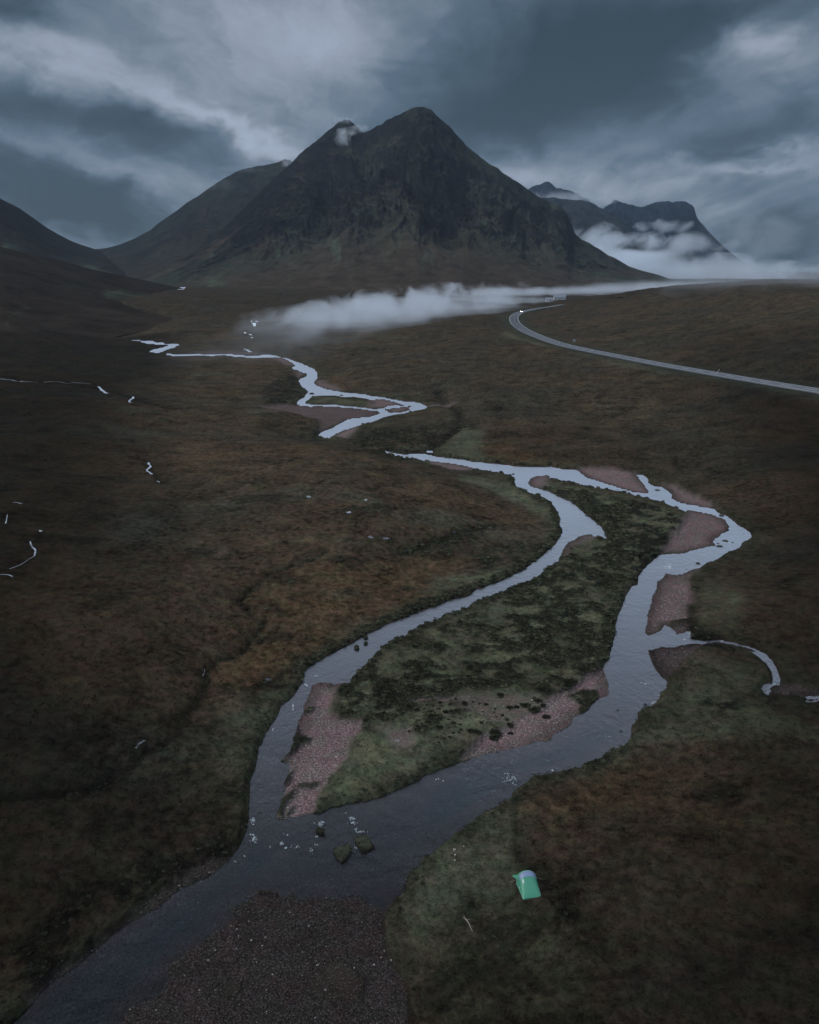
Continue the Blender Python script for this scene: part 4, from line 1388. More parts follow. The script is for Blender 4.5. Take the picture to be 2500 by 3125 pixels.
def join_t(*vf):
    V, F, k = [], [], 0
    for v, f in vf:
        V.append(v)
        F.append(f + k)
        k += len(v)
    return np.concatenate(V), np.concatenate(F)


BUSH_T = [join_t(blob_template(1, 3 + i, .62, .22), leafy_template(46, 20 + i)) for i in range(5)]
STONE_T = [blob_template(0, 50 + i, .6, .3) for i in range(6)]
TUFT_T = [leafy_template(9, 80 + i) for i in range(4)]


def scatter_mesh(name, T, P, size, hs, shade, col_base, col_var):
    """many copies of the templates as one mesh; P (n,3), size (n,), hs height factor (n,)"""
    Vs, Fs, Cs = [], [], []
    k = 0
    which = RS.randint(0, len(T), len(P))
    for t in range(len(T)):
        m = which == t
        if not m.any():
            continue
        v, f = T[t]
        nn = int(m.sum())
        a = RS.rand(nn) * 2 * PI
        ca, sa = np.cos(a), np.sin(a)
        s = size[m]
        x = (v[None, :, 0] * ca[:, None] - v[None, :, 1] * sa[:, None]) * s[:, None]
        y = (v[None, :, 0] * sa[:, None] + v[None, :, 1] * ca[:, None]) * s[:, None]
        z = v[None, :, 2] * (s * hs[m])[:, None]
        V = np.stack([x, y, z], -1) + P[m][:, None, :]
        F = f[None] + (np.arange(nn) * len(v))[:, None, None] + k
        c = (col_base[m] if col_base.ndim == 2 else np.broadcast_to(col_base, (nn, 3)))
        c = c[:, None, :] * (1 + col_var * (RS.rand(nn, 1, 1) - .5)) * np.ones((1, len(v), 1)) * (1 + .35 * (RS.rand(nn, len(v), 1) - .5))
        Vs.append(V.reshape(-1, 3))
        Fs.append(F.reshape(-1, f.shape[1]))
        Cs.append(c.reshape(-1, 3))
        k += nn * len(v)
    return mesh_np(name, np.concatenate(Vs), np.concatenate(Fs), shade, dict(cover=np.concatenate(Cs)))


def plain_cover(name, rough=.9, spec=.15):
    m, n = mat(name)
    b = n.node('ShaderNodeBsdfPrincipled')
    p = n.coord('Object')
    t = n.noise(p, 9.0, 3, .6)
    v = n.node('ShaderNodeVectorMath', operation='SCALE')
    n.link(n.attr('cover', 'Color'), v.inputs[0])
    n.link(t * .9 + .55, v.inputs['Scale'])
    n.setin(b, Base_Color=S(n.nt, v.outputs[0]), Roughness=rough)
    b.inputs['Specular IOR Level'].default_value = spec
    o = n.node('ShaderNodeOutputMaterial')
    n.link(b.outputs[0], o.inputs[0])
    return m


M_BUSH = plain_cover('heather_leaves')
M_STONE = plain_cover('river_stone', .7, .3)


def lsample(n, a0, a1, d0, d1):
    """points spread evenly over the picture's share of the land: azimuth and depression angle in degrees"""
    a = np.radians(a0 + (a1 - a0) * RS.rand(n))
    dp = np.radians(d0 + (d1 - d0) * RS.rand(n))
    r = H / np.tan(dp)
    return r * np.sin(a), r * np.cos(a)


# heather: thick on the island, loose along the banks and round the tent
Xa, Ya = lsample(60000, -36, 36, 9.5, 54)
Xb, Yb = lsample(100000, -9, 16, 11, 34)
X, Y = np.concatenate([Xa, Xb]), np.concatenate([Ya, Yb])
h_, c_ = ground(X, Y)
_, _, _, he_, g_ = cover(c_, X, Y)
r_ = np.hypot(X, Y)
edgeb = ((c_['dw'] > .1) & (c_['dw'] < 1.3) & (g_ < .2)) * .45 * (.4 + .6 * sstep(c_['n2'], -.2, .4))
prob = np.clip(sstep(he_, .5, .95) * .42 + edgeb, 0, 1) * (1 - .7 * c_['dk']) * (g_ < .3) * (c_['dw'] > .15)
keep = RS.rand(len(X)) < prob
X, Y, h_, he_, r_ = X[keep], Y[keep], h_[keep], he_[keep], r_[keep]
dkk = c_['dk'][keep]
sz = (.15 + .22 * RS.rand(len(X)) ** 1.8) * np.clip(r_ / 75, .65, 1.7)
cb = col3(.046, .047, .030) * (1 + (np.array([[.9, .95, .7]]) * RS.rand(len(X), 1) ** 1.5 * (1 - np.clip(dkk * 2, 0, 1)[:, None]))) * (1 - .8 * dkk[:, None])  # clumps take on the same painted edge darkening
print('heather', len(X))
me = scatter_mesh('heather', BUSH_T, np.stack([X, Y, h_ - .03], -1), sz, .55 + .35 * RS.rand(len(X)), False, cb, .6)
new_obj('heather', me, None, M_BUSH, kind='stuff')

# grass tufts on the nearer ground
X, Y = lsample(52000, -35, 35, 20, 54)
h_, c_ = ground(X, Y)
CV, _, _, he_, g_ = cover(c_, X, Y)
TENT_XY = unproj(1612, 2722, 1.2)
dpa = np.degrees(np.arctan(H / np.hypot(X, Y)))
keep = (np.hypot(X - TENT_XY[0], Y - TENT_XY[1]) > 2.3) & (c_['dw'] > .3) & (g_ < .25) & (RS.rand(len(X)) < .75 * sstep(dpa, 20, 34) * (1 - .8 * c_['dk']))
X, Y, h_, CV = X[keep], Y[keep], h_[keep], CV[keep]
r_ = np.hypot(X, Y)
me = scatter_mesh('grass_tufts', TUFT_T, np.stack([X, Y, h_ - .02], -1), (.16 + .16 * RS.rand(len(X))) * np.clip(r_ / 60, .8, 1.6), .8 + .5 * RS.rand(len(X)), False,
                  CV * (1.15 + .5 * RS.rand(len(X), 1)), .3)
new_obj('grass_tufts', me, None, M_BUSH, kind='stuff')

# loose stones on the bars and in the shallows
X, Y = lsample(90000, -33, 33, 17, 54)
h_, c_ = ground(X, Y)
CV, _, _, he_, g_ = cover(c_, X, Y)
keep = ((g_ > .45) & (c_['dw'] > -.2)) | ((c_['dw'] < 0) & (c_['dw'] > -1.2) & (RS.rand(len(X)) < .12))
keep &= RS.rand(len(X)) < .8
X, Y, h_, CV = X[keep], Y[keep], h_[keep], CV[keep]
r_ = np.hypot(X, Y)
n_ = len(X)
pale = (RS.rand(n_, 1) < .024 * (1 - .8 * sstep(r_, 60, 110))[:, None])
sz = (.028 + .065 * RS.rand(n_) ** 3) * np.clip(r_ / 48, .8, 2.2)
cs = CV * (.55 + 1.0 * RS.rand(n_, 1)) * np.where(pale, 1.0, 1.0) + pale * col3(.17, .16, .15)
print('stones', n_)
me = scatter_mesh('pebbles', STONE_T, np.stack([X, Y, h_ + .005], -1), sz, .7 + .4 * RS.rand(n_), False, np.clip(cs, 0, .7), .4)
new_obj('pebbles', me, None, M_STONE, kind='stuff')


# ------------------------------------------------------------------ single things
def empty(name, loc, rz=0.0, label=None, category=None, group=None):
    o = bpy.data.objects.new(name, None)
    COL.objects.link(o)
    o.location = loc
    o.rotation_euler = (0, 0, rz)
    o.empty_display_size = .2
    for k, v in (('label', label), ('category', category), ('group', group)):
        if v:
            o[k] = v
    return o


def copy_thing(o, label=None):
    c = o.copy()
    COL.objects.link(c)
    if label:
        c['label'] = label
    for ch in list(o.children):
        q = ch.copy()
        COL.objects.link(q)
        q.parent = c
        for g2 in list(ch.children):
            q2 = g2.copy()
            COL.objects.link(q2)
            q2.parent = q
    return c


# heather bushes that can be told apart on the pale flat and the gravel of the island
def bush_mesh(name, seed, n_leaf=150, big=False):
    rr = np.random.RandomState(seed)
    parts = []
    for k in range(7 if big else 4):
        v, f = BUSH_T[rr.randint(5)]
        s = .42 + .3 * rr.rand()
        o = rr.normal(size=2) * .36
        parts.append((v * [s, s, s * .9] + [o[0], o[1], 0], f))
    V, F = join_t(*parts)
    c = col3(.032, .034, .020) * (1 + .5 * (rr.rand(len(V), 1) - .5))
    return mesh_np(name, V, F, False, dict(cover=c))


def stem_mesh(seed):
    rr = np.random.RandomState(seed)
    V, F = [], []
    for i in range(5):
        a = rr.rand() * 2 * PI
        b = np.array([.05 * math.cos(a), .05 * math.sin(a), -.06])
        t = np.array([.4 * math.cos(a), .4 * math.sin(a), .25 + .2 * rr.rand()])
        k = len(V)
        for q, wd in ((b, .03), (t, .012)):
            for j in range(3):
                an = j * 2 * PI / 3
                V.append(q + [wd * math.cos(an), wd * math.sin(an), 0])
        for j in range(3):
            F.append([k + j, k + (j + 1) % 3, k + 3 + (j + 1) % 3, k + 3 + j])
    return mesh_np('stem', V, F, True, dict(cover=np.ones((len(V), 3)) * [.05, .04, .03]))


CROWNS = [bush_mesh('crown', 200 + i, big=i > 3) for i in range(7)]
STEMS = [stem_mesh(300 + i) for i in range(3)]
for q in CROWNS + STEMS:
    q.materials.append(M_BUSH)


def heather_bush(sx, sy, rpx, label, group, seed, hz=.75, name='heather_bush'):
    """rpx = half width in photo pixels"""
    x, y, z = hit(sx, sy)
    d3 = math.sqrt(x * x + y * y + (H - z) ** 2)
    s = rpx * d3 / FPX
    o = empty(name, (x, y, z - .04), (seed * 1.7) % 6.28, label, 'shrub', group)
    o.scale = (s * 1.45, s * 1.45, s * hz * 1.45)
    c = new_obj('crown', CROWNS[seed % 4 if s < .9 else 4 + seed % 3], o)
    new_obj('stem', STEMS[seed % 3], o)
    return o


SMALL = [(350, 467, 18), (175, 530, 22), (297, 537, 20), (237, 518, 10), (297, 497, 12), (252, 495, 10), (365, 500, 10), (430, 487, 14), (460, 447, 16),
         (540, 480, 22), (607, 462, 14), (647, 477, 10), (690, 487, 18), (510, 525, 9), (540, 515, 9), (597, 510, 8), (385, 545, 24), (350, 522, 12), (355, 600, 12),
         (415, 600, 12), (505, 597, 13), (460, 622, 18), (225, 645, 20), (500, 640, 12), (512, 680, 14), (505, 555, 8), (572, 567, 9),
         (400, 640, 8), (345, 695, 8), (765, 522, 10), (672, 542, 10), (757, 550, 10), (782, 583, 12), (820, 568, 14), (890, 570, 8), (858, 605, 16),
         (500, 700, 10), (450, 700, 12), (385, 750, 14), (345, 775, 12), (430, 730, 14), (330, 735, 10), (390, 720, 9), (270, 560, 8), (320, 620, 9),
         (300, 590, 8), (440, 560, 8), (470, 660, 10), (420, 665, 9), (620, 590, 7), (700, 590, 7), (190, 610, 9), (250, 600, 8), (480, 520, 7), (570, 530, 7)]
sm_lab = 'small dark heather bush dotted on the pale grassy flat of the island'
for i, (zx, zy, rp) in enumerate(SMALL):
    (sx, sy), = Z('J', [(zx, zy + rp * .5)])
    heather_bush(sx, sy, rp / 2.4643, sm_lab, 'small heather bushes dotted over the pale flat', i)
BIG = [(333, 660, 28, 'dark spreading heather bush left of centre on the pale flat, widest of the dotted ones'),
       (128, 693, 14, 'lone small dark bush at the left end of the flat beside the fire ring'),
       (668, 620, 20, 'round dark bush on the flat just above the pair beside the gravel'),
       (875, 638, 22, 'dark bush at the pale edge where the pink gravel bar begins'),
       (570, 690, 28, 'left one of two touching dark bushes at the inner gravel edge'),
       (640, 695, 28, 'right one of two touching dark bushes at the inner gravel edge'),
       (762, 680, 44, 'largest green-brown bush at the middle of the pink gravel bar'),
       (748, 740, 30, 'lower tapering bush touching the largest bush on the gravel bar'),
       (880, 712, 22, 'narrow upright dark bush standing alone on the pink gravel'),
       (1160, 578, 26, 'low green bush alone in the middle of the pink gravel bar'),
       (1075, 448, 30, 'dark bush at the top of the clump above the gravel bar'),
       (985, 490, 32, 'dark bush in the middle of the row above the gravel bar'),
       (930, 512, 24, 'small dark bush between two others in the row above the gravel'),
       (880, 508, 24, 'leftmost dark bush of the row above the gravel bar'),
       (1110, 492, 24, 'right dark bush of the clump above the gravel bar'),
       (1055, 525, 36, 'olive brown bush lowest in the clump above the gravel bar'),
       (1165, 390, 42, 'broad dark bush behind the clump near the stone ring'),
       (1100, 368, 26, 'small dark bush left of the broad one behind the clump'),
       (1285, 340, 44, 'broad dark bush below the stone ring at the heather edge'),
       (1350, 318, 32, 'dark bush at the right tip of the heather above the gravel'),
       (820, 415, 30, 'dark bush on the lower edge of the island heather, left of the row')]
for i, (zx, zy, rp, lb) in enumerate(BIG):
    (sx, sy), = Z('J', [(zx, zy + rp * .4)])
    heather_bush(sx, sy, rp / 2.4643, lb, 'heather bushes round the island gravel bar', i + 60, .7)

# bushes and tussocks standing in or at the water
M_TUS = plain_cover('tussock_grass')


def tussock_mesh(seed, pts, hgt, green=(.044, .046, .030)):
    """block of turf: flat-topped, undercut, grassy; pts = outline in metres"""
    rr = np.random.RandomState(seed)
    pts = np.array(pts, float)
    c = pts.mean(0)
    P, _ = smooth_line(np.vstack([pts, pts[:1]]), 41, 2)
    P = P[:-1]
    n = len(P)
    rings = [(1.02, -.5), (1.0, .05), (.97, .5), (.88, .82), (.6, 1.0), (.3, 1.05), (.05, 1.06)]
    V, F, Cc = [], [], []
    for k, (s, z) in enumerate(rings):
        for i in range(n):
            q = c + (P[i] - c) * s * (1 + .05 * rr.normal())
            V.append([q[0], q[1], hgt * z * (1 + .10 * rr.normal())])
            g = min(1, max(0, z))
            Cc.append(np.array([.03, .027, .02]) * (1 - g) + np.array(green) * g * (.8 + .5 * rr.rand()))
    for k in range(len(rings) - 1):
        for i in range(n):
            F.append([k * n + i, k * n + (i + 1) % n, (k + 1) * n + (i + 1) % n, (k + 1) * n + i])
    return mesh_np('turf', V, np.array(F), True, dict(cover=np.array(Cc)))


def blades_mesh(seed, pts, hgt, n, green=(.058, .060, .034)):
    rr = np.random.RandomState(seed)
    pts = np.array(pts, float)
    c = pts.mean(0)
    V, F, Cc = [], [], []
    for i in range(n):
        k = rr.randint(len(pts))
        a_, b_ = pts[k], pts[(k + 1) % len(pts)]
        e_ = a_ + (b_ - a_) * rr.rand()
        q = c + (e_ - c) * rr.rand() ** .5 * .95
        dr = (q - c) * .15 + rr.normal(size=2) * .06
        j = len(V)
        w_ = .05
        th = rr.rand() * PI
        V += [[q[0] - w_ * math.cos(th), q[1] - w_ * math.sin(th), hgt * .75], [q[0] + w_ * math.cos(th), q[1] + w_ * math.sin(th), hgt * .75],
              [q[0] + dr[0], q[1] + dr[1], hgt * (1.15 + .3 * rr.rand())]]
        F.append([j, j + 1, j + 2])
        cc = np.array(green) * (.5 + .9 * rr.rand())
        Cc += [cc, cc, cc * 1.2]
    return mesh_np('grass', V, np.array(F), False, dict(cover=np.array(Cc)))


def tussock(outline_px, hgt, label, seed, name='grass_tussock', z0=None, green=(.044, .046, .030)):
    P = unproj(np.array([p[0] for p in outline_px]), np.array([p[1] for p in outline_px]), hgt * .5)
    c = P.mean(0)
    o = empty(name, (c[0], c[1], 0.0), 0, label, 'tussock')
    t = new_obj('turf', tussock_mesh(seed, P - c, hgt, green), o, M_TUS)
    new_obj('grass', blades_mesh(seed + 1, P - c, hgt, 220), o, M_TUS)
    return o


tussock(Z('E', [(680, 1285), (700, 1262), (740, 1258), (790, 1245), (808, 1270), (800, 1300), (760, 1350), (740, 1362), (710, 1335), (700, 1310)]), .26,
        'left one of the two large grassy turf blocks standing in the shallow river', 401)
tussock(Z('E', [(820, 1205), (850, 1185), (900, 1185), (925, 1210), (960, 1255), (935, 1268), (905, 1290), (875, 1290), (850, 1250), (825, 1235)]), .26,
        'right one of the two large grassy turf blocks, below the white riffle', 403)
tussock(Z('E', [(568, 1150), (585, 1135), (615, 1138), (628, 1155), (620, 1178), (580, 1175)]), .2,
        'small dark turf block in the river below a patch of foam', 405, green=(.03, .034, .022))
tussock(Z('B', [(390, 1460), (398, 1448), (415, 1446), (426, 1458), (420, 1472), (400, 1476)]), .22, 'largest and lowest of three round tufts in the left channel', 407, green=(.045, .046, .028))
tussock(Z('B', [(454, 1430), (462, 1421), (476, 1423), (482, 1432), (472, 1440), (458, 1439)]), .16, 'middle of the three round tufts in the left channel', 409, green=(.035, .036, .022))
tussock(Z('B', [(452, 1394), (460, 1384), (476, 1384), (484, 1394), (474, 1404), (458, 1403)]), .16, 'uppermost of the three round tufts in the left channel', 411, green=(.035, .036, .022))


def rock_mesh(seed, c, name='rock', jag=.22, sub=2):
    V, F = blob_template(sub, seed, .75, jag * .5)
    rr = np.random.RandomState(seed)
    for _ in range(6):      # knock flat faces off it
        d_ = rr.normal(size=3)
        d_ /= np.linalg.norm(d_)
        t_ = .62 + .25 * rr.rand()
        p_ = V @ d_
        V = V - np.outer(np.clip(p_ - t_, 0, None), d_)
    cc = np.array(c)[None] * (1 + .25 * (rr.rand(len(V), 1) - .5))
    me = mesh_np(name, V, F, False, dict(cover=cc))
    me.materials.append(M_STONE)
    return me


def rock(sx, sy, rpx, label, seed, c=(.05, .05, .045), flat=.7, name='rock', group=None, z=None):
    if z is None:
        x, y, z = hit(sx, sy)
    else:
        x, y = unproj(sx, sy, z)
    s = rpx * math.sqrt(x * x + y * y + H * H) / FPX
    me = rock_mesh(seed, c)
    o = new_obj(name, me, None, None, label=label, category='rock', group=group)
    o.location = (x, y, z)
    o.scale = (s, s * 1.05, s * flat)
    o.rotation_euler = (0, 0, seed * 1.3)
    return o


RK = [('A', 1110, 757, 20, .35, 'flat dark rock, upper one of the group in the right river bend'), ('A', 1068, 792, 20, .4, 'flat dark rock, lowest of the group in the right river bend'),
      ('A', 1060, 773, 9, .4, 'small dark rock at the tip of the gravel in the right bend'), ('A', 1155, 767, 8, .4, 'small dark rock, rightmost in the water of the right bend'),
      ('A', 660, 423, 16, .5, 'dark rock in the far channel beside the second gravel bar'), ('A', 928, 906, 14, .8, 'dark rock at the bank corner above the long gravel bar'),
      ('A', 1083, 590, 20, .4, 'long dark rock in the narrow channel above the bend'), ('B', 1437, 318, 11, .8, 'dark boulder at the point where the two channels part'),
      ('E', 195, 1030, 12, .6, 'dark rock in the left channel just above the rapids'), ('E', 465, 1335, 9, .6, 'small dark stone in the shallows left of the turf blocks'),
      ('D', 855, 333, 8, .5, 'small dark rock near the right bank of the blue pool'), ('D', 840, 240, 8, .4, 'small dark rock in mid river above the blue pool'),
      ('C', 620, 400, 20, .8, 'dark mossy mound at the fork of the far channels'), ('C', 843, 411, 14, .6, 'dark rock at the upper edge of the far grassy island')]
for i, (k, zx, zy, rp, fl, lb) in enumerate(RK):
    (sx, sy), = Z(k, [(zx, zy)])
    rock(sx, sy, rp / ZOOMS[k][2], lb, 500 + i, (.04, .042, .036), fl, z=.02)

# pale stones near the tent
PS = [(675, 625, 68, 'largest pale speckled stone of the row left of the tent'), (703, 872, 42, 'pale pinkish stone in the middle of the row left of the tent'),
      (700, 1098, 34, 'pale thin stone lowest in the row left of the tent'), (1085, 478, 34, 'small pale stone right of the row, nearest the river bend')]
for i, (zx, zy, rp, lb) in enumerate(PS):
    (sx, sy), = Z('M', [(zx, zy)])
    rock(sx, sy, rp / 14.375, lb, 600 + i, (.55, .50, .44), .8)
(sx, sy), = Z('J', [(1198, 990)])
rock(sx, sy, 3, 'small white stone on the right bank edge beside the blue pool', 611, (.6, .6, .6), .8)

# stone rings of old camp fires
M_ASH = simple_mat('ash', (.05, .045, .045), .95)


def fire_ring(sx, sy, rpx, label, seed):
    x, y, z = hit(sx, sy)
    d3 = math.sqrt(x * x + y * y + H * H)
    R = rpx * d3 / FPX
    o = empty('fire_ring', (x, y, z), 0, label, 'fire ring')
    rr = random.Random(seed)
    me = rock_mesh(seed, (.48, .46, .46), 'stone', sub=1)
    for k in range(9):
        a = k / 9 * 2 * PI + rr.uniform(-.15, .15)
        q = new_obj('stone', me, o)
        q.location = (R * math.cos(a), R * math.sin(a), .03)
        s = R * rr.uniform(.22, .36)
        q.scale = (s, s * 1.1, s * .8)
        q.rotation_euler = (0, 0, a * 3)
    n = 14
    V = [[0, 0, .05]] + [[R * .8 * math.cos(i / n * 2 * PI), R * .8 * math.sin(i / n * 2 * PI), .02] for i in range(n)]
    F = np.array([[0, 1 + i, 1 + (i + 1) % n] for i in range(n)])
    new_obj('ash', mesh_np('ash', V, F, True), o, M_ASH)


fire_ring(1212.2, 2262, 5.0, 'ring of pale stones on a bare pinkish patch of the green flat', 621)
fire_ring(1696, 2070.5, 5.0, 'ring of pale stones in the grass above the gravel bar', 622)

# dead branch below the tent
M_WOOD = simple_mat('bleached_wood', (.26, .22, .18), .85)


def tube(pts, radii, seg=7):
    pts = [np.array(p, float) for p in pts]
    V, F = [], []
    for i, p in enumerate(pts):
        t = pts[min(i + 1, len(pts) - 1)] - pts[max(i - 1, 0)]
        t /= np.linalg.norm(t) + 1e-9
        a = np.cross(t, [0, 0, 1.0]) if abs(t[2]) < .9 else np.cross(t, [1.0, 0, 0])
        a /= np.linalg.norm(a)
        b = np.cross(t, a)
        for j in range(seg):
            an = j * 2 * PI / seg
            V.append(p + (a * math.cos(an) + b * math.sin(an)) * radii[i])
    for i in range(len(pts) - 1):
        for j in range(seg):
            F.append([i * seg + j, i * seg + (j + 1) % seg, (i + 1) * seg + (j + 1) % seg, (i + 1) * seg + j])
    return np.array(V), np.array(F)


pa_, pb_ = Z('D', [(172, 1163), (205, 1217)])
A_ = np.array(hit(*pa_))
B_ = np.array(hit(*pb_))
br = empty('dead_branch', tuple((A_ + B_) / 2), 0, 'pale dead branch lying on dark grass below the tent', 'branch')
m0 = (A_ + B_) / 2
v_, f_ = tube([A_ - m0 + [0, 0, .12], (A_ - m0) * .4 + [.05, 0, .16], (B_ - m0) * .3 + [.02, .03, .13], B_ - m0 + [0, 0, .08]], [.05, .045, .035, .015])
new_obj('trunk', mesh_np('trunk', v_, f_, True), br, M_WOOD)
for q in ((A_ - m0 + [-.22, .12, .2]), (A_ - m0 + [-.10, .25, .25]), ((A_ - m0) * .5 + [.25, .1, .2])):
    v_, f_ = tube([(A_ - m0) * .85 + [0, 0, .14], q], [.028, .01], 5)
    new_obj('twig', mesh_np('twig', v_, f_, True), br, M_WOOD)

# ------------------------------------------------------------------ the tent
M_GREEN = simple_mat('green_nylon', (.065, .30, .175), .42, .12, 14.0, spec=.5)
M_BLUE = simple_mat('pale_blue_nylon', (.23, .29, .44), .35, .10, 14.0, spec=.5)
M_POLE = simple_mat('pale_piping', (.42, .62, .56), .4, .05, 20.0)
M_WHITE = simple_mat('white_print', (.80, .84, .82), .6, .04, 20.0)
M_CORD = simple_mat('guy_cord', (.5, .5, .45), .7)
nl, nr_ = unproj(1596.4, 2747.8, 1.4), unproj(1652.5, 2736, 1.4)
near_l = np.array(hit(1596.4, 2747.8)[:2])
near_r = np.array(hit(1652.5, 2737)[:2])
hoop_l = np.array(hit(1576.0, 2708)[:2])
hoop_r = np.array(hit(1636.5, 2698)[:2])
zt = gz(*((near_l + near_r + hoop_l + hoop_r) / 4)) + .05
tc = (near_l + near_r + hoop_l + hoop_r) / 4
axis = (hoop_l + hoop_r) / 2 - (near_l + near_r) / 2
TL = np.linalg.norm(axis)
axis /= TL
rz = math.atan2(axis[1], axis[0]) - PI / 2      # local +y points to the hoop
side = np.array([axis[1], -axis[0]])
TW = np.linalg.norm(near_r - near_l)
TH_ = np.linalg.norm(hoop_r - hoop_l)
print('tent', TL, TW, TH_, zt, np.hypot(*tc))
TW, TH_ = max(TW, 1.3), max(TH_, 1.4)
tent = empty('tent', (tc[0], tc[1], zt), rz, 'small green dome tent with a pale blue top panel pitched on the grass', 'tent')
hy = TL / 2
apex = 1.12


def hoop_pt(t, w_, h_, y_, p=.86):
    """t 0..1 across the arch"""
    a = PI * t
    c_, s_ = math.cos(a), math.sin(a)
    return [-w_ / 2 * math.copysign(abs(c_) ** p, c_), y_, h_ * s_ ** p]


def loft(sections, name, m, parent, t0=0.0, t1=1.0, n=28, thick=0.0):
    V, F = [], []
    for sct in sections:
        for i in range(n + 1):
            t = t0 + (t1 - t0) * i / n
            V.append(hoop_pt(t, *sct))
    for k in range(len(sections) - 1):
        for i in range(n):
            F.append([k * (n + 1) + i, k * (n + 1) + i + 1, (k + 1) * (n + 1) + i + 1, (k + 1) * (n + 1) + i])
    return new_obj(name, mesh_np(name, V, np.array(F), True), parent, m)


def tsec(u):
    """section of the fly at u: 0 near foot .. 1 hoop .. 1.6 far end"""
    if u <= 1:
        w_ = TW + (TH_ - TW) * u
        h_ = .10 + (apex - .10) * (u ** .82) - .05 * math.sin(PI * u)
        return (w_, h_, -hy + TL * u, .62 + .26 * u)
    k = (u - 1) / .6
    return (TH_ * (1 - .42 * k), apex * (1 - k) ** .8 + .08, hy + k * 1.0, .86)


loft([tsec(u) for u in np.linspace(0, .80, 13)], 'flysheet', M_GREEN, tent)
# sides of the bay near the hoop stay green, the crown panel is pale blue
us = np.linspace(.80, 1.0, 5)
loft([tsec(u) for u in us], 'side_panel', M_GREEN, tent, 0, .22, 10)
loft([tsec(u) for u in us], 'side_panel', M_GREEN, tent, .78, 1.0, 10)
loft([tsec(u) for u in us], 'top_panel', M_BLUE, tent, .22, .78, 18)
loft([tsec(u) for u in np.linspace(1.0, 1.6, 8)], 'porch', M_GREEN, tent)
w_, h_, y_, p_ = tsec(1.0)
v_, f_ = tube([hoop_pt(t, w_ + .02, h_ + .015, y_, p_) for t in np.linspace(0, 1, 25)], [.018] * 25, 6)
new_obj('pole_sleeve', mesh_np('pole_sleeve', v_, f_, True), tent, M_POLE)
for t0 in (.05, .95):
    v_, f_ = tube([np.array(hoop_pt(t0, *tsec(u))) + [0, 0, .012] for u in np.linspace(0, 1, 12)], [.012] * 12, 5)
    new_obj('seam', mesh_np('seam', v_, f_, True), tent, M_POLE)
V = []
for u in (0.0,):
    for t in np.linspace(0, 1, 15):
        q = hoop_pt(t, *tsec(u))
        V.append(q)
        V.append([q[0], q[1] - .02, 0])
F = [[2 * i, 2 * i + 2, 2 * i + 3, 2 * i + 1] for i in range(14)]
new_obj('foot_end', mesh_np('foot_end', V, np.array(F), True), tent, M_GREEN)
# printed white oval emblem with an open middle, left of the ridge, and a smaller patch
def decal(u0, t0, ru, rt, hole, name, lift=.012):
    V, F = [], []
    n = 20
    for k, s in enumerate((1.0, hole)):
        for i in range(n):
            a = i / n * 2 * PI
            q = np.array(hoop_pt(t0 + rt * s * math.sin(a), *tsec(u0 + ru * s * math.cos(a))))
            q[2] += lift
            q[1] -= lift
            V.append(q)
    for i in range(n):
        F.append([i, (i + 1) % n, n + (i + 1) % n, n + i])
    return new_obj(name, mesh_np(name, V, np.array(F), False), tent, M_WHITE)


decal(.66, .335, .085, .030, .42, 'emblem')
decal(.58, .10, .035, .014, .05, 'patch')
# guy lines and pegs
for (hx, t_) in ((-1, .12), (1, .88)):
    q0 = np.array(hoop_pt(t_, w_, h_, y_, p_))
    q1 = q0 + [hx * .55, .25, -q0[2] + .03]
    v_, f_ = tube([q0, q1], [.005, .005], 4)
    g_o = new_obj('guy_line', mesh_np('guy_line', v_, f_, True), tent, M_CORD)
    v_, f_ = tube([q1 + [0, 0, .05], q1 + [0, 0, -.08]], [.008, .006], 5)
    new_obj('peg', mesh_np('peg', v_, f_, True), g_o, M_CORD)
# corner flap pegged out on the far left
fx = -TH_ / 2
V = [[fx + .05, hy + .2, .30], [fx - .12, hy + .85, .05], [fx + .10, hy + .95, .02], [fx + .35, hy + .6, .30]]
new_obj('corner_flap', mesh_np('corner_flap', V, np.array([[0, 1, 2, 3]]), False), tent, M_GREEN)

# ------------------------------------------------------------------ cottage and outbuilding in the mist
M_LIME = simple_mat('whitewash', (.74, .75, .76), .85, .08, 1.5)
M_SLATE = simple_mat('wet_slate', (.20, .22, .25), .35, .15, 2.0, spec=.6)
M_GLASS = simple_mat('dark_glass', (.03, .035, .04), .15, .1, 1.0, spec=.7)
M_DOOR = simple_mat('dark_door', (.05, .05, .055), .5)


def boxm(x0, x1, y0, y1, z0, z1):
    V = np.array([[x, y, z] for z in (z0, z1) for x, y in ((x0, y0), (x1, y0), (x1, y1), (x0, y1))])
    F = np.array([[0, 3, 2, 1], [4, 5, 6, 7], [0, 1, 5, 4], [1, 2, 6, 5], [2, 3, 7, 6], [3, 0, 4, 7]])
    return V, F


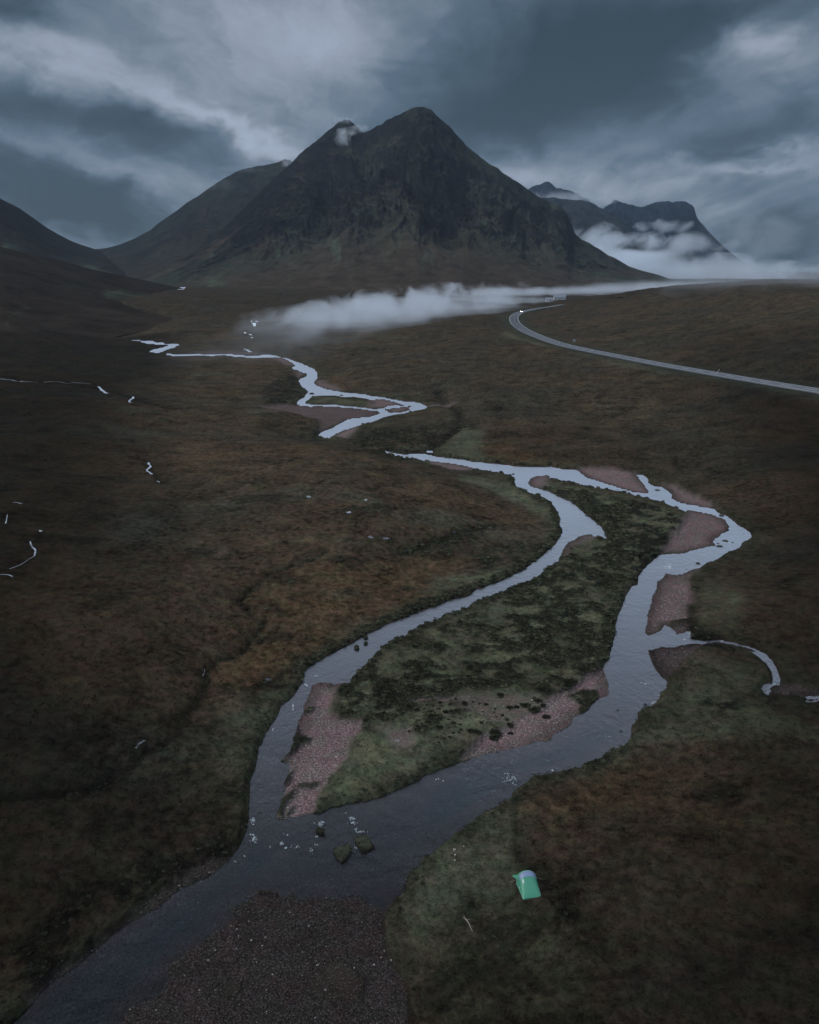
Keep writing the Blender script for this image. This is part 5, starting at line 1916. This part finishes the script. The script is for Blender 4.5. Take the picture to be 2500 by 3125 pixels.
def cottage(sx, sy, r, length, depth, wall_h, roof_h, label, wins, chim):
    a, e_ = sang(sx, sy)
    x, y = r * math.sin(a), r * math.cos(a)
    z = gz(x, y)
    o = empty('cottage', (x, y, z - .1), -a + .12, label, 'house')
    L_, D_ = length / 2, depth / 2
    V = [[-L_, -D_, 0], [L_, -D_, 0], [L_, D_, 0], [-L_, D_, 0], [-L_, -D_, wall_h], [L_, -D_, wall_h], [L_, D_, wall_h], [-L_, D_, wall_h],
         [-L_, 0, wall_h + roof_h], [L_, 0, wall_h + roof_h]]
    import bmesh
    bm = bmesh.new()
    vs = [bm.verts.new(v) for v in V]
    for f in ((0, 1, 5, 4), (2, 3, 7, 6), (1, 2, 6, 9, 5), (3, 0, 4, 8, 7), (3, 2, 1, 0)):
        bm.faces.new([vs[i] for i in f])
    me = bpy.data.meshes.new('wall')
    bm.to_mesh(me)
    bm.free()
    new_obj('wall', me, o, M_LIME)
    ov = .25
    k = roof_h / D_
    V, F = [], []
    for s in (-1, 1):
        j = len(V)
        for th in (0.02, .18):
            V += [[-L_ - ov, s * (D_ + ov), wall_h - k * ov + th], [L_ + ov, s * (D_ + ov), wall_h - k * ov + th], [L_ + ov, 0, wall_h + roof_h + th], [-L_ - ov, 0, wall_h + roof_h + th]]
        F += [[j, j + 1, j + 2, j + 3], [j + 4, j + 5, j + 6, j + 7], [j, j + 1, j + 5, j + 4], [j + 1, j + 2, j + 6, j + 5], [j + 3, j, j + 4, j + 7]]
    rf = new_obj('roof', mesh_np('roof', V, np.array(F), False), o, M_SLATE)
    for cx_ in chim:
        v, f = boxm(cx_ - .4, cx_ + .4, -.35, .35, wall_h + roof_h - .4, wall_h + roof_h + 1.0)
        new_obj('chimney', mesh_np('chimney', v, f, False), rf, M_LIME)
    for wx, ww, wz, wh, nm in wins:
        v, f = boxm(wx - ww / 2, wx + ww / 2, -D_ - .03, -D_ + .05, wz, wz + wh)
        q = new_obj(nm, mesh_np(nm, v, f, False), o, M_DOOR if nm == 'door' else M_GLASS)
        if nm == 'window':
            v, f = boxm(wx - ww / 2 - .08, wx + ww / 2 + .08, -D_ - .10, -D_ - .03, wz - .12, wz)
            new_obj('sill', mesh_np('sill', v, f, False), q, M_LIME)


cottage(1707, 926, 1010, 14, 6, 3.6, 2.4, 'long white cottage standing in the mist beside the road',
        [(-5.2, 1.2, 1.0, 1.3, 'window'), (-2.4, 1.2, 1.0, 1.3, 'window'), (0, 1.1, .1, 2.1, 'door'), (2.6, 1.2, 1.0, 1.3, 'window'), (5.2, 1.2, 1.0, 1.3, 'window')], (-5.8, 5.8))
cottage(1675, 927, 1000, 8, 5, 2.6, 1.8, 'short white outbuilding left of the long cottage in the mist',
        [(-2, 1.0, .9, 1.0, 'window'), (1.5, 2.0, .1, 2.0, 'door')], ())

# ------------------------------------------------------------------ car with headlights on, coming round the bend
M_PAINTC = simple_mat('silver_car_paint', (.38, .39, .42), .3, .04, 2.0, metallic=.5)
M_TYRE = simple_mat('tyre', (.02, .02, .02), .85)
M_RIM = simple_mat('rim', (.45, .45, .46), .3, metallic=.8)
M_LAMP = simple_mat('headlight_glow', (1, .9, .75), .3, .02, 5, emit=((1.0, .84, .66), 90.0))
M_TAIL = simple_mat('tail_lamp', (.25, .01, .01), .3)
cx0, cy0 = hit_macro(1597, 954)
ci = int(np.argmin(np.hypot(ROADF[:, 0] - cx0, ROADF[:, 1] - cy0)))
cdir = ROADF[ci - 6, :2] - ROADF[ci + 6, :2]
crz = math.atan2(cdir[1], cdir[0])
nrm = np.array([-cdir[1], cdir[0]]) / np.linalg.norm(cdir)
cpos = ROADF[ci, :2] + nrm * 1.5
car = empty('car', (cpos[0], cpos[1], ROADF[ci, 2] + .01), crz, 'silver car with bright headlights rounding the road bend in the mist', 'car')
prof = [(-2.1, .35), (-2.15, .75), (-2.0, .98), (-1.55, 1.02), (-1.0, 1.42), (.25, 1.46), (.95, 1.02), (1.9, .88), (2.12, .65), (2.1, .32)]
import bmesh
bm = bmesh.new()
L1 = [bm.verts.new((x, -.82 if z < 1.1 else -.62, z)) for x, z in prof]
L2 = [bm.verts.new((x, .82 if z < 1.1 else .62, z)) for x, z in prof]
bm.faces.new(L1)
bm.faces.new(L2[::-1])
for i in range(len(prof)):
    j = (i + 1) % len(prof)
    bm.faces.new([L1[j], L1[i], L2[i], L2[j]])
bmesh.ops.bevel(bm, geom=bm.edges[:], offset=.05, segments=2, affect='EDGES')
me = bpy.data.meshes.new('body')
bm.to_mesh(me)
bm.free()
new_obj('body', me, car, M_PAINTC)
V = [[.30, -.58, 1.42], [.30, .58, 1.42], [.93, .70, 1.06], [.93, -.70, 1.06]]
new_obj('windscreen', mesh_np('windscreen', np.array(V) + [.03, 0, .04], np.array([[0, 1, 2, 3]]), False), car, M_GLASS)
for s in (-1, 1):
    V = [[-.95, s * .69, 1.38], [.2, s * .69, 1.40], [.8, s * .84, 1.06], [-1.35, s * .84, 1.06]]
    new_obj('window', mesh_np('window', V, np.array([[0, 1, 2, 3]]), False), car, M_GLASS)
    for wx in (-1.3, 1.35):
        v, f = tube([[wx, s * .62, .32], [wx, s * .86, .32]], [.32, .32], 16)
        f = list(map(list, f))
        wme = mesh_np('wheel', v, np.array(f), True)
        wh = new_obj('wheel', wme, car, M_TYRE)
        V = [[wx, s * .87, .32]] + [[wx + .2 * math.cos(i * PI / 6), s * .865, .32 + .2 * math.sin(i * PI / 6)] for i in range(12)]
        new_obj('rim', mesh_np('rim', V, np.array([[0, 1 + i, 1 + (i + 1) % 12] for i in range(12)]), False), wh, M_RIM)
    v, f = blob_template(1, 7, 1.0, 0)
    new_obj('headlight', mesh_np('headlight', v * [.10, .17, .12] + [2.08, s * .60, .68], f, True), car, M_LAMP)
    v, f = boxm(-2.2, -2.1, s * .68 - .1, s * .68 + .1, .7, .85)
    new_obj('tail_light', mesh_np('tail_light', v, f, False), car, M_TAIL)

# ------------------------------------------------------------------ posts and sign by the road
M_POST = simple_mat('weathered_post', (.38, .37, .35), .8)
M_SIGN = simple_mat('sign_back', (.42, .45, .46), .5)


def post(sx, sy, hgt, rad, lean, label, matl, name='marker_post', panel=None):
    x, y, z = hit(sx, sy)
    o = empty(name, (x, y, z - .2), 0, label, 'sign' if panel else 'post')
    o.rotation_euler = (0, lean, 0)
    v, f = tube([[0, 0, 0], [0, 0, hgt + .2]], [rad, rad * .9], 8)
    new_obj('pole' if panel else 'shaft', mesh_np('pole', v, f, True), o, matl)
    if panel:
        v, f = boxm(-panel / 2, panel / 2, -.02, .02, hgt - panel * .9, hgt + .15)
        new_obj('panel', mesh_np('panel', v + [0, -.08, 0], f, False), o, M_SIGN)
    else:
        v, f = tube([[0, 0, hgt + .2], [0, 0, hgt + .3]], [rad * 1.3, rad * .8], 8)
        new_obj('cap', mesh_np('cap', v, f, True), o, matl)


post(1752.7, 1046, 1.9, .06, 0, 'small grey sign on a pole above the road past the bend', M_POST, 'road_sign', 1.3)
post(2186, 1138, 1.6, .05, .62, 'pale leaning post beside the straight part of the road', simple_mat('white_post', (.7, .66, .62), .7))
post(1713, 1051, 1.5, .10, 0, 'dark post at the roadside where the bend straightens', simple_mat('dark_post', (.04, .04, .04), .8))
post(1547, 973, 1.3, .07, 0, 'small pale post outside the road bend', M_POST)


# ------------------------------------------------------------------ white water, pools and little streams
M_FOAM = simple_mat('foam', (.74, .82, .85), .7, .12, 8.0)
FO = []   # photo x, y, half width px, half height px, number
for k, L_ in (('E', [(155, 1088, 18, 22, 26), (165, 1210, 20, 28, 30), (150, 1180, 16, 5, 8), (343, 1240, 12, 10, 14), (268, 1258, 10, 8, 6), (410, 1250, 6, 4, 3), (375, 1268, 8, 6, 4),
                     (440, 1262, 40, 8, 8), (540, 1285, 14, 20, 7), (572, 1247, 8, 4, 3), (575, 1192, 16, 8, 8), (600, 1108, 18, 20, 26), (560, 1103, 6, 3, 2), (805, 1072, 18, 14, 12),
                     (820, 1102, 34, 10, 14), (835, 1145, 14, 8, 6), (870, 1163, 36, 8, 20), (830, 1270, 10, 20, 6), (570, 134, 12, 4, 5), (507, 195, 10, 18, 14), (420, 335, 7, 20, 12),
                     (287, 490, 6, 12, 7), (265, 1078, 8, 4, 2), (125, 772, 3, 4, 1), (100, 1320, 10, 4, 3), (40, 1355, 16, 8, 4), (760, 1038, 6, 3, 1), (390, 1180, 40, 12, 3)]),
              ('D', [(375, 540, 42, 22, 34), (970, 125, 14, 4, 4), (945, 120, 8, 2, 2), (1000, 207, 8, 5, 5), (800, 357, 18, 3, 4), (70, 545, 50, 10, 2)]),
              ('A', [(735, 925, 24, 10, 14), (640, 455, 30, 8, 8), (1120, 768, 30, 6, 8), (1430, 1697, 10, 3, 4), (1085, 1414, 14, 2, 3), (838, 1408, 10, 6, 6), (870, 1365, 12, 16, 8),
                     (880, 645, 10, 4, 2), (620, 700, 10, 3, 2)]),
              ('B', [(1708, 805, 10, 8, 3), (1440, 990, 16, 6, 3), (740, 200, 30, 4, 5)]),
              ('C', [(900, 605, 24, 5, 7), (800, 370, 30, 6, 5)])):
    ox, oy, sc_ = ZOOMS[k]
    FO += [(ox + a / sc_, oy + b / sc_, c / sc_, d_ / sc_, n_) for a, b, c, d_, n_ in L_]
V, F = [], []
for sx, sy, hw, hh, n_ in FO:
    for _ in range(int(n_ * 1.5) + 1):
        px = sx + RS.normal() * hw * .5
        py = sy + RS.normal() * hh * .5
        q = unproj(px, py, .03)
        sc_ = math.hypot(q[0], q[1]) / FPX
        ln = (.8 + 2.6 * RS.rand() ** 2) * sc_ * 1.0
        wd = (.35 + .6 * RS.rand()) * sc_ * 1.3
        th = RS.rand() * PI
        cv = (RS.rand() - .5) * 1.4
        j = len(V)
        m_ = 6
        for i in range(m_ + 1):
            t = i / m_ - .5
            ww = wd * math.sqrt(max(0, 1 - (2 * t) ** 2)) * (.6 + .6 * RS.rand())
            a = th + cv * t
            cx_, cy_ = q[0] + math.cos(a) * t * ln * 2, q[1] + math.sin(a) * t * ln * 2
            V.append([cx_ - math.sin(a) * ww, cy_ + math.cos(a) * ww, .012])
            V.append([cx_ + math.sin(a) * ww * .6, cy_ - math.cos(a) * ww * .6, .035 + .05 * RS.rand()])
        for i in range(m_):
            F.append([j + 2 * i, j + 2 * i + 1, j + 2 * i + 3, j + 2 * i + 2])
new_obj('foam', mesh_np('foam', V, np.array(F), True), None, M_FOAM, kind='stuff')


def pool(pts, name='pool', lift=.06, matl=None):
    """sheet of still water or a rill lying on the moor, outline in photo pixels"""
    P = np.array([hit(a, b)[:3] for a, b in pts])
    V = P.copy()
    V[:, 2] += lift
    c = V.mean(0)
    V = np.vstack([V, c[None]])
    n = len(P)
    F = np.array([[i, (i + 1) % n, n] for i in range(n)])
    return new_obj(name, mesh_np(name, V, F, True), None, matl or M_WATER, kind='structure')


def rill(pts, hw, name='stream'):
    """narrow stream draped over the moor; pts photo pixels, hw half width in metres"""
    P = np.array([hit(a, b)[:2] for a, b in pts])
    L_, ln = smooth_line(P, max(6, len(P) * 4), 1)
    t = np.gradient(L_, axis=0)
    t /= np.linalg.norm(t, axis=1)[:, None] + 1e-9
    nr2 = np.stack([-t[:, 1], t[:, 0]], -1)
    wv = hw * (.35 + .45 * RS.rand(len(L_)))[:, None]
    A2, B2 = L_ + nr2 * wv, L_ - nr2 * wv
    zc = ground(L_[:, 0], L_[:, 1], False)
    za = np.maximum(np.maximum(ground(A2[:, 0], A2[:, 1], False), ground(B2[:, 0], B2[:, 1], False)), zc) + .07
    n = len(L_)
    V = np.concatenate([np.column_stack([A2, za]), np.column_stack([B2, za])])
    F = np.array([[i, i + 1, n + i + 1, n + i] for i in range(n - 1)])
    return new_obj(name, mesh_np(name, V, F, True), None, M_WATER, kind='structure')


rill(Z('Q', [(865, 232), (880, 250), (895, 265), (915, 285), (945, 290)]), 0.66)
rill(Z('Q', [(1170, 322), (1150, 345), (1130, 366), (1152, 372)]), 0.54)
rill(Z('Q', [(1303, 902), (1308, 920), (1328, 935), (1300, 955), (1285, 965), (1310, 985), (1335, 1005)]), 0.33)
rill(Z('Q', [(1380, 1062), (1400, 1076)]), 0.18)
rill(Z('Q', [(-40, 160), (100, 175), (200, 185)]), 0.36)
rill(Z('Q', [(-20, 150), (250, 190), (420, 185), (620, 200), (790, 208)]), 0.21)
rill(Z('N', [(160, 438), (165, 465), (190, 480), (182, 515)]), 0.17)
rill(Z('N', [(182, 515), (130, 550), (50, 585)]), 0.06)
rill(Z('N', [(0, 612), (40, 612), (72, 628)]), 0.13)
rill(Z('N', [(70, 232), (118, 240)]), 0.09)
rill(Z('N', [(40, 295), (30, 345)]), 0.11)
rill(Z('N', [(1078, 1102), (1078, 1130), (1068, 1150)]), 0.08)
rill(Z('N', [(765, 1490), (735, 1505), (715, 1530)]), 0.18)
pool(Z('N', [(205, 378), (225, 382), (218, 388), (208, 386)]))
pool(Z('N', [(1612, 200), (1630, 198), (1640, 204), (1622, 208)]))
pool(Z('B', [(478, 732), (495, 726), (520, 738), (505, 745), (485, 740)]))
pool(Z('B', [(572, 740), (595, 735), (622, 738), (612, 750), (585, 750)]))
pool(Z('B', [(335, 572), (365, 565), (372, 574), (350, 578)]))
pool(Z('B', [(705, 820), (745, 818), (760, 826), (735, 832)]))
pool(Z('B', [(456, 488), (470, 483), (478, 490), (465, 498)]))
pool(Z('B', [(1030, 700), (1065, 695), (1062, 703), (1040, 708)]))
pool(Z('G', [(300, 372), (325, 350), (375, 352), (365, 372), (330, 380)]))
pool(Z('A', [(1395, 1155), (1402, 1148), (1408, 1160), (1400, 1172)]))
pool(Z('S', [(463, 863), (480, 861), (497, 866), (480, 868)]))
pool(Z('S', [(540, 874), (560, 873), (568, 876), (550, 877)]))

# cascades where the hill burn drops to the valley
def cascade(pts, hw, label):
    P = np.array([hit_macro(a, b) for a, b in pts])
    zz = np.array([gz(x, y) for x, y in P])
    V, F = [], []
    for i, (p, z) in enumerate(zip(P, zz)):
        k = 1 - .55 * i / max(1, len(P) - 1)
        for j in (-1, 0, 1):
            V.append([p[0] + j * hw * k, p[1], z + .25 + .25 * (j == 0)])
    for i in range(len(P) - 1):
        for j in range(2):
            a = i * 3 + j
            F.append([a, a + 1, a + 4, a + 3])
    o = new_obj('cascade', mesh_np('cascade', V, np.array(F), True), None, M_FOAM, label=label, category='waterfall')


cascade([(775.5, 987.5), (776.5, 991), (777.5, 995.5)], 1.6, 'white cascade dropping below the round pool on the dark moor')
pool([(765, 979), (769, 978), (770, 983), (766, 984)])
pool([(775, 982), (780, 979), (787, 980), (790, 983), (782, 983)])
cascade([(748, 1017.5), (750, 1019.5)], .9, 'tiny white water spot left of the lower rapids')
cascade([(763, 1023), (767, 1025), (771, 1025.5)], .8, 'small white rapid below the cascade, above the misty river')
cascade([(769, 1030), (771, 1032)], .8, 'lowest white water spot above the misty river')
print('objects', len(SC.objects), 'faces', sum(len(o.data.polygons) for o in SC.objects if o.type == 'MESH'))
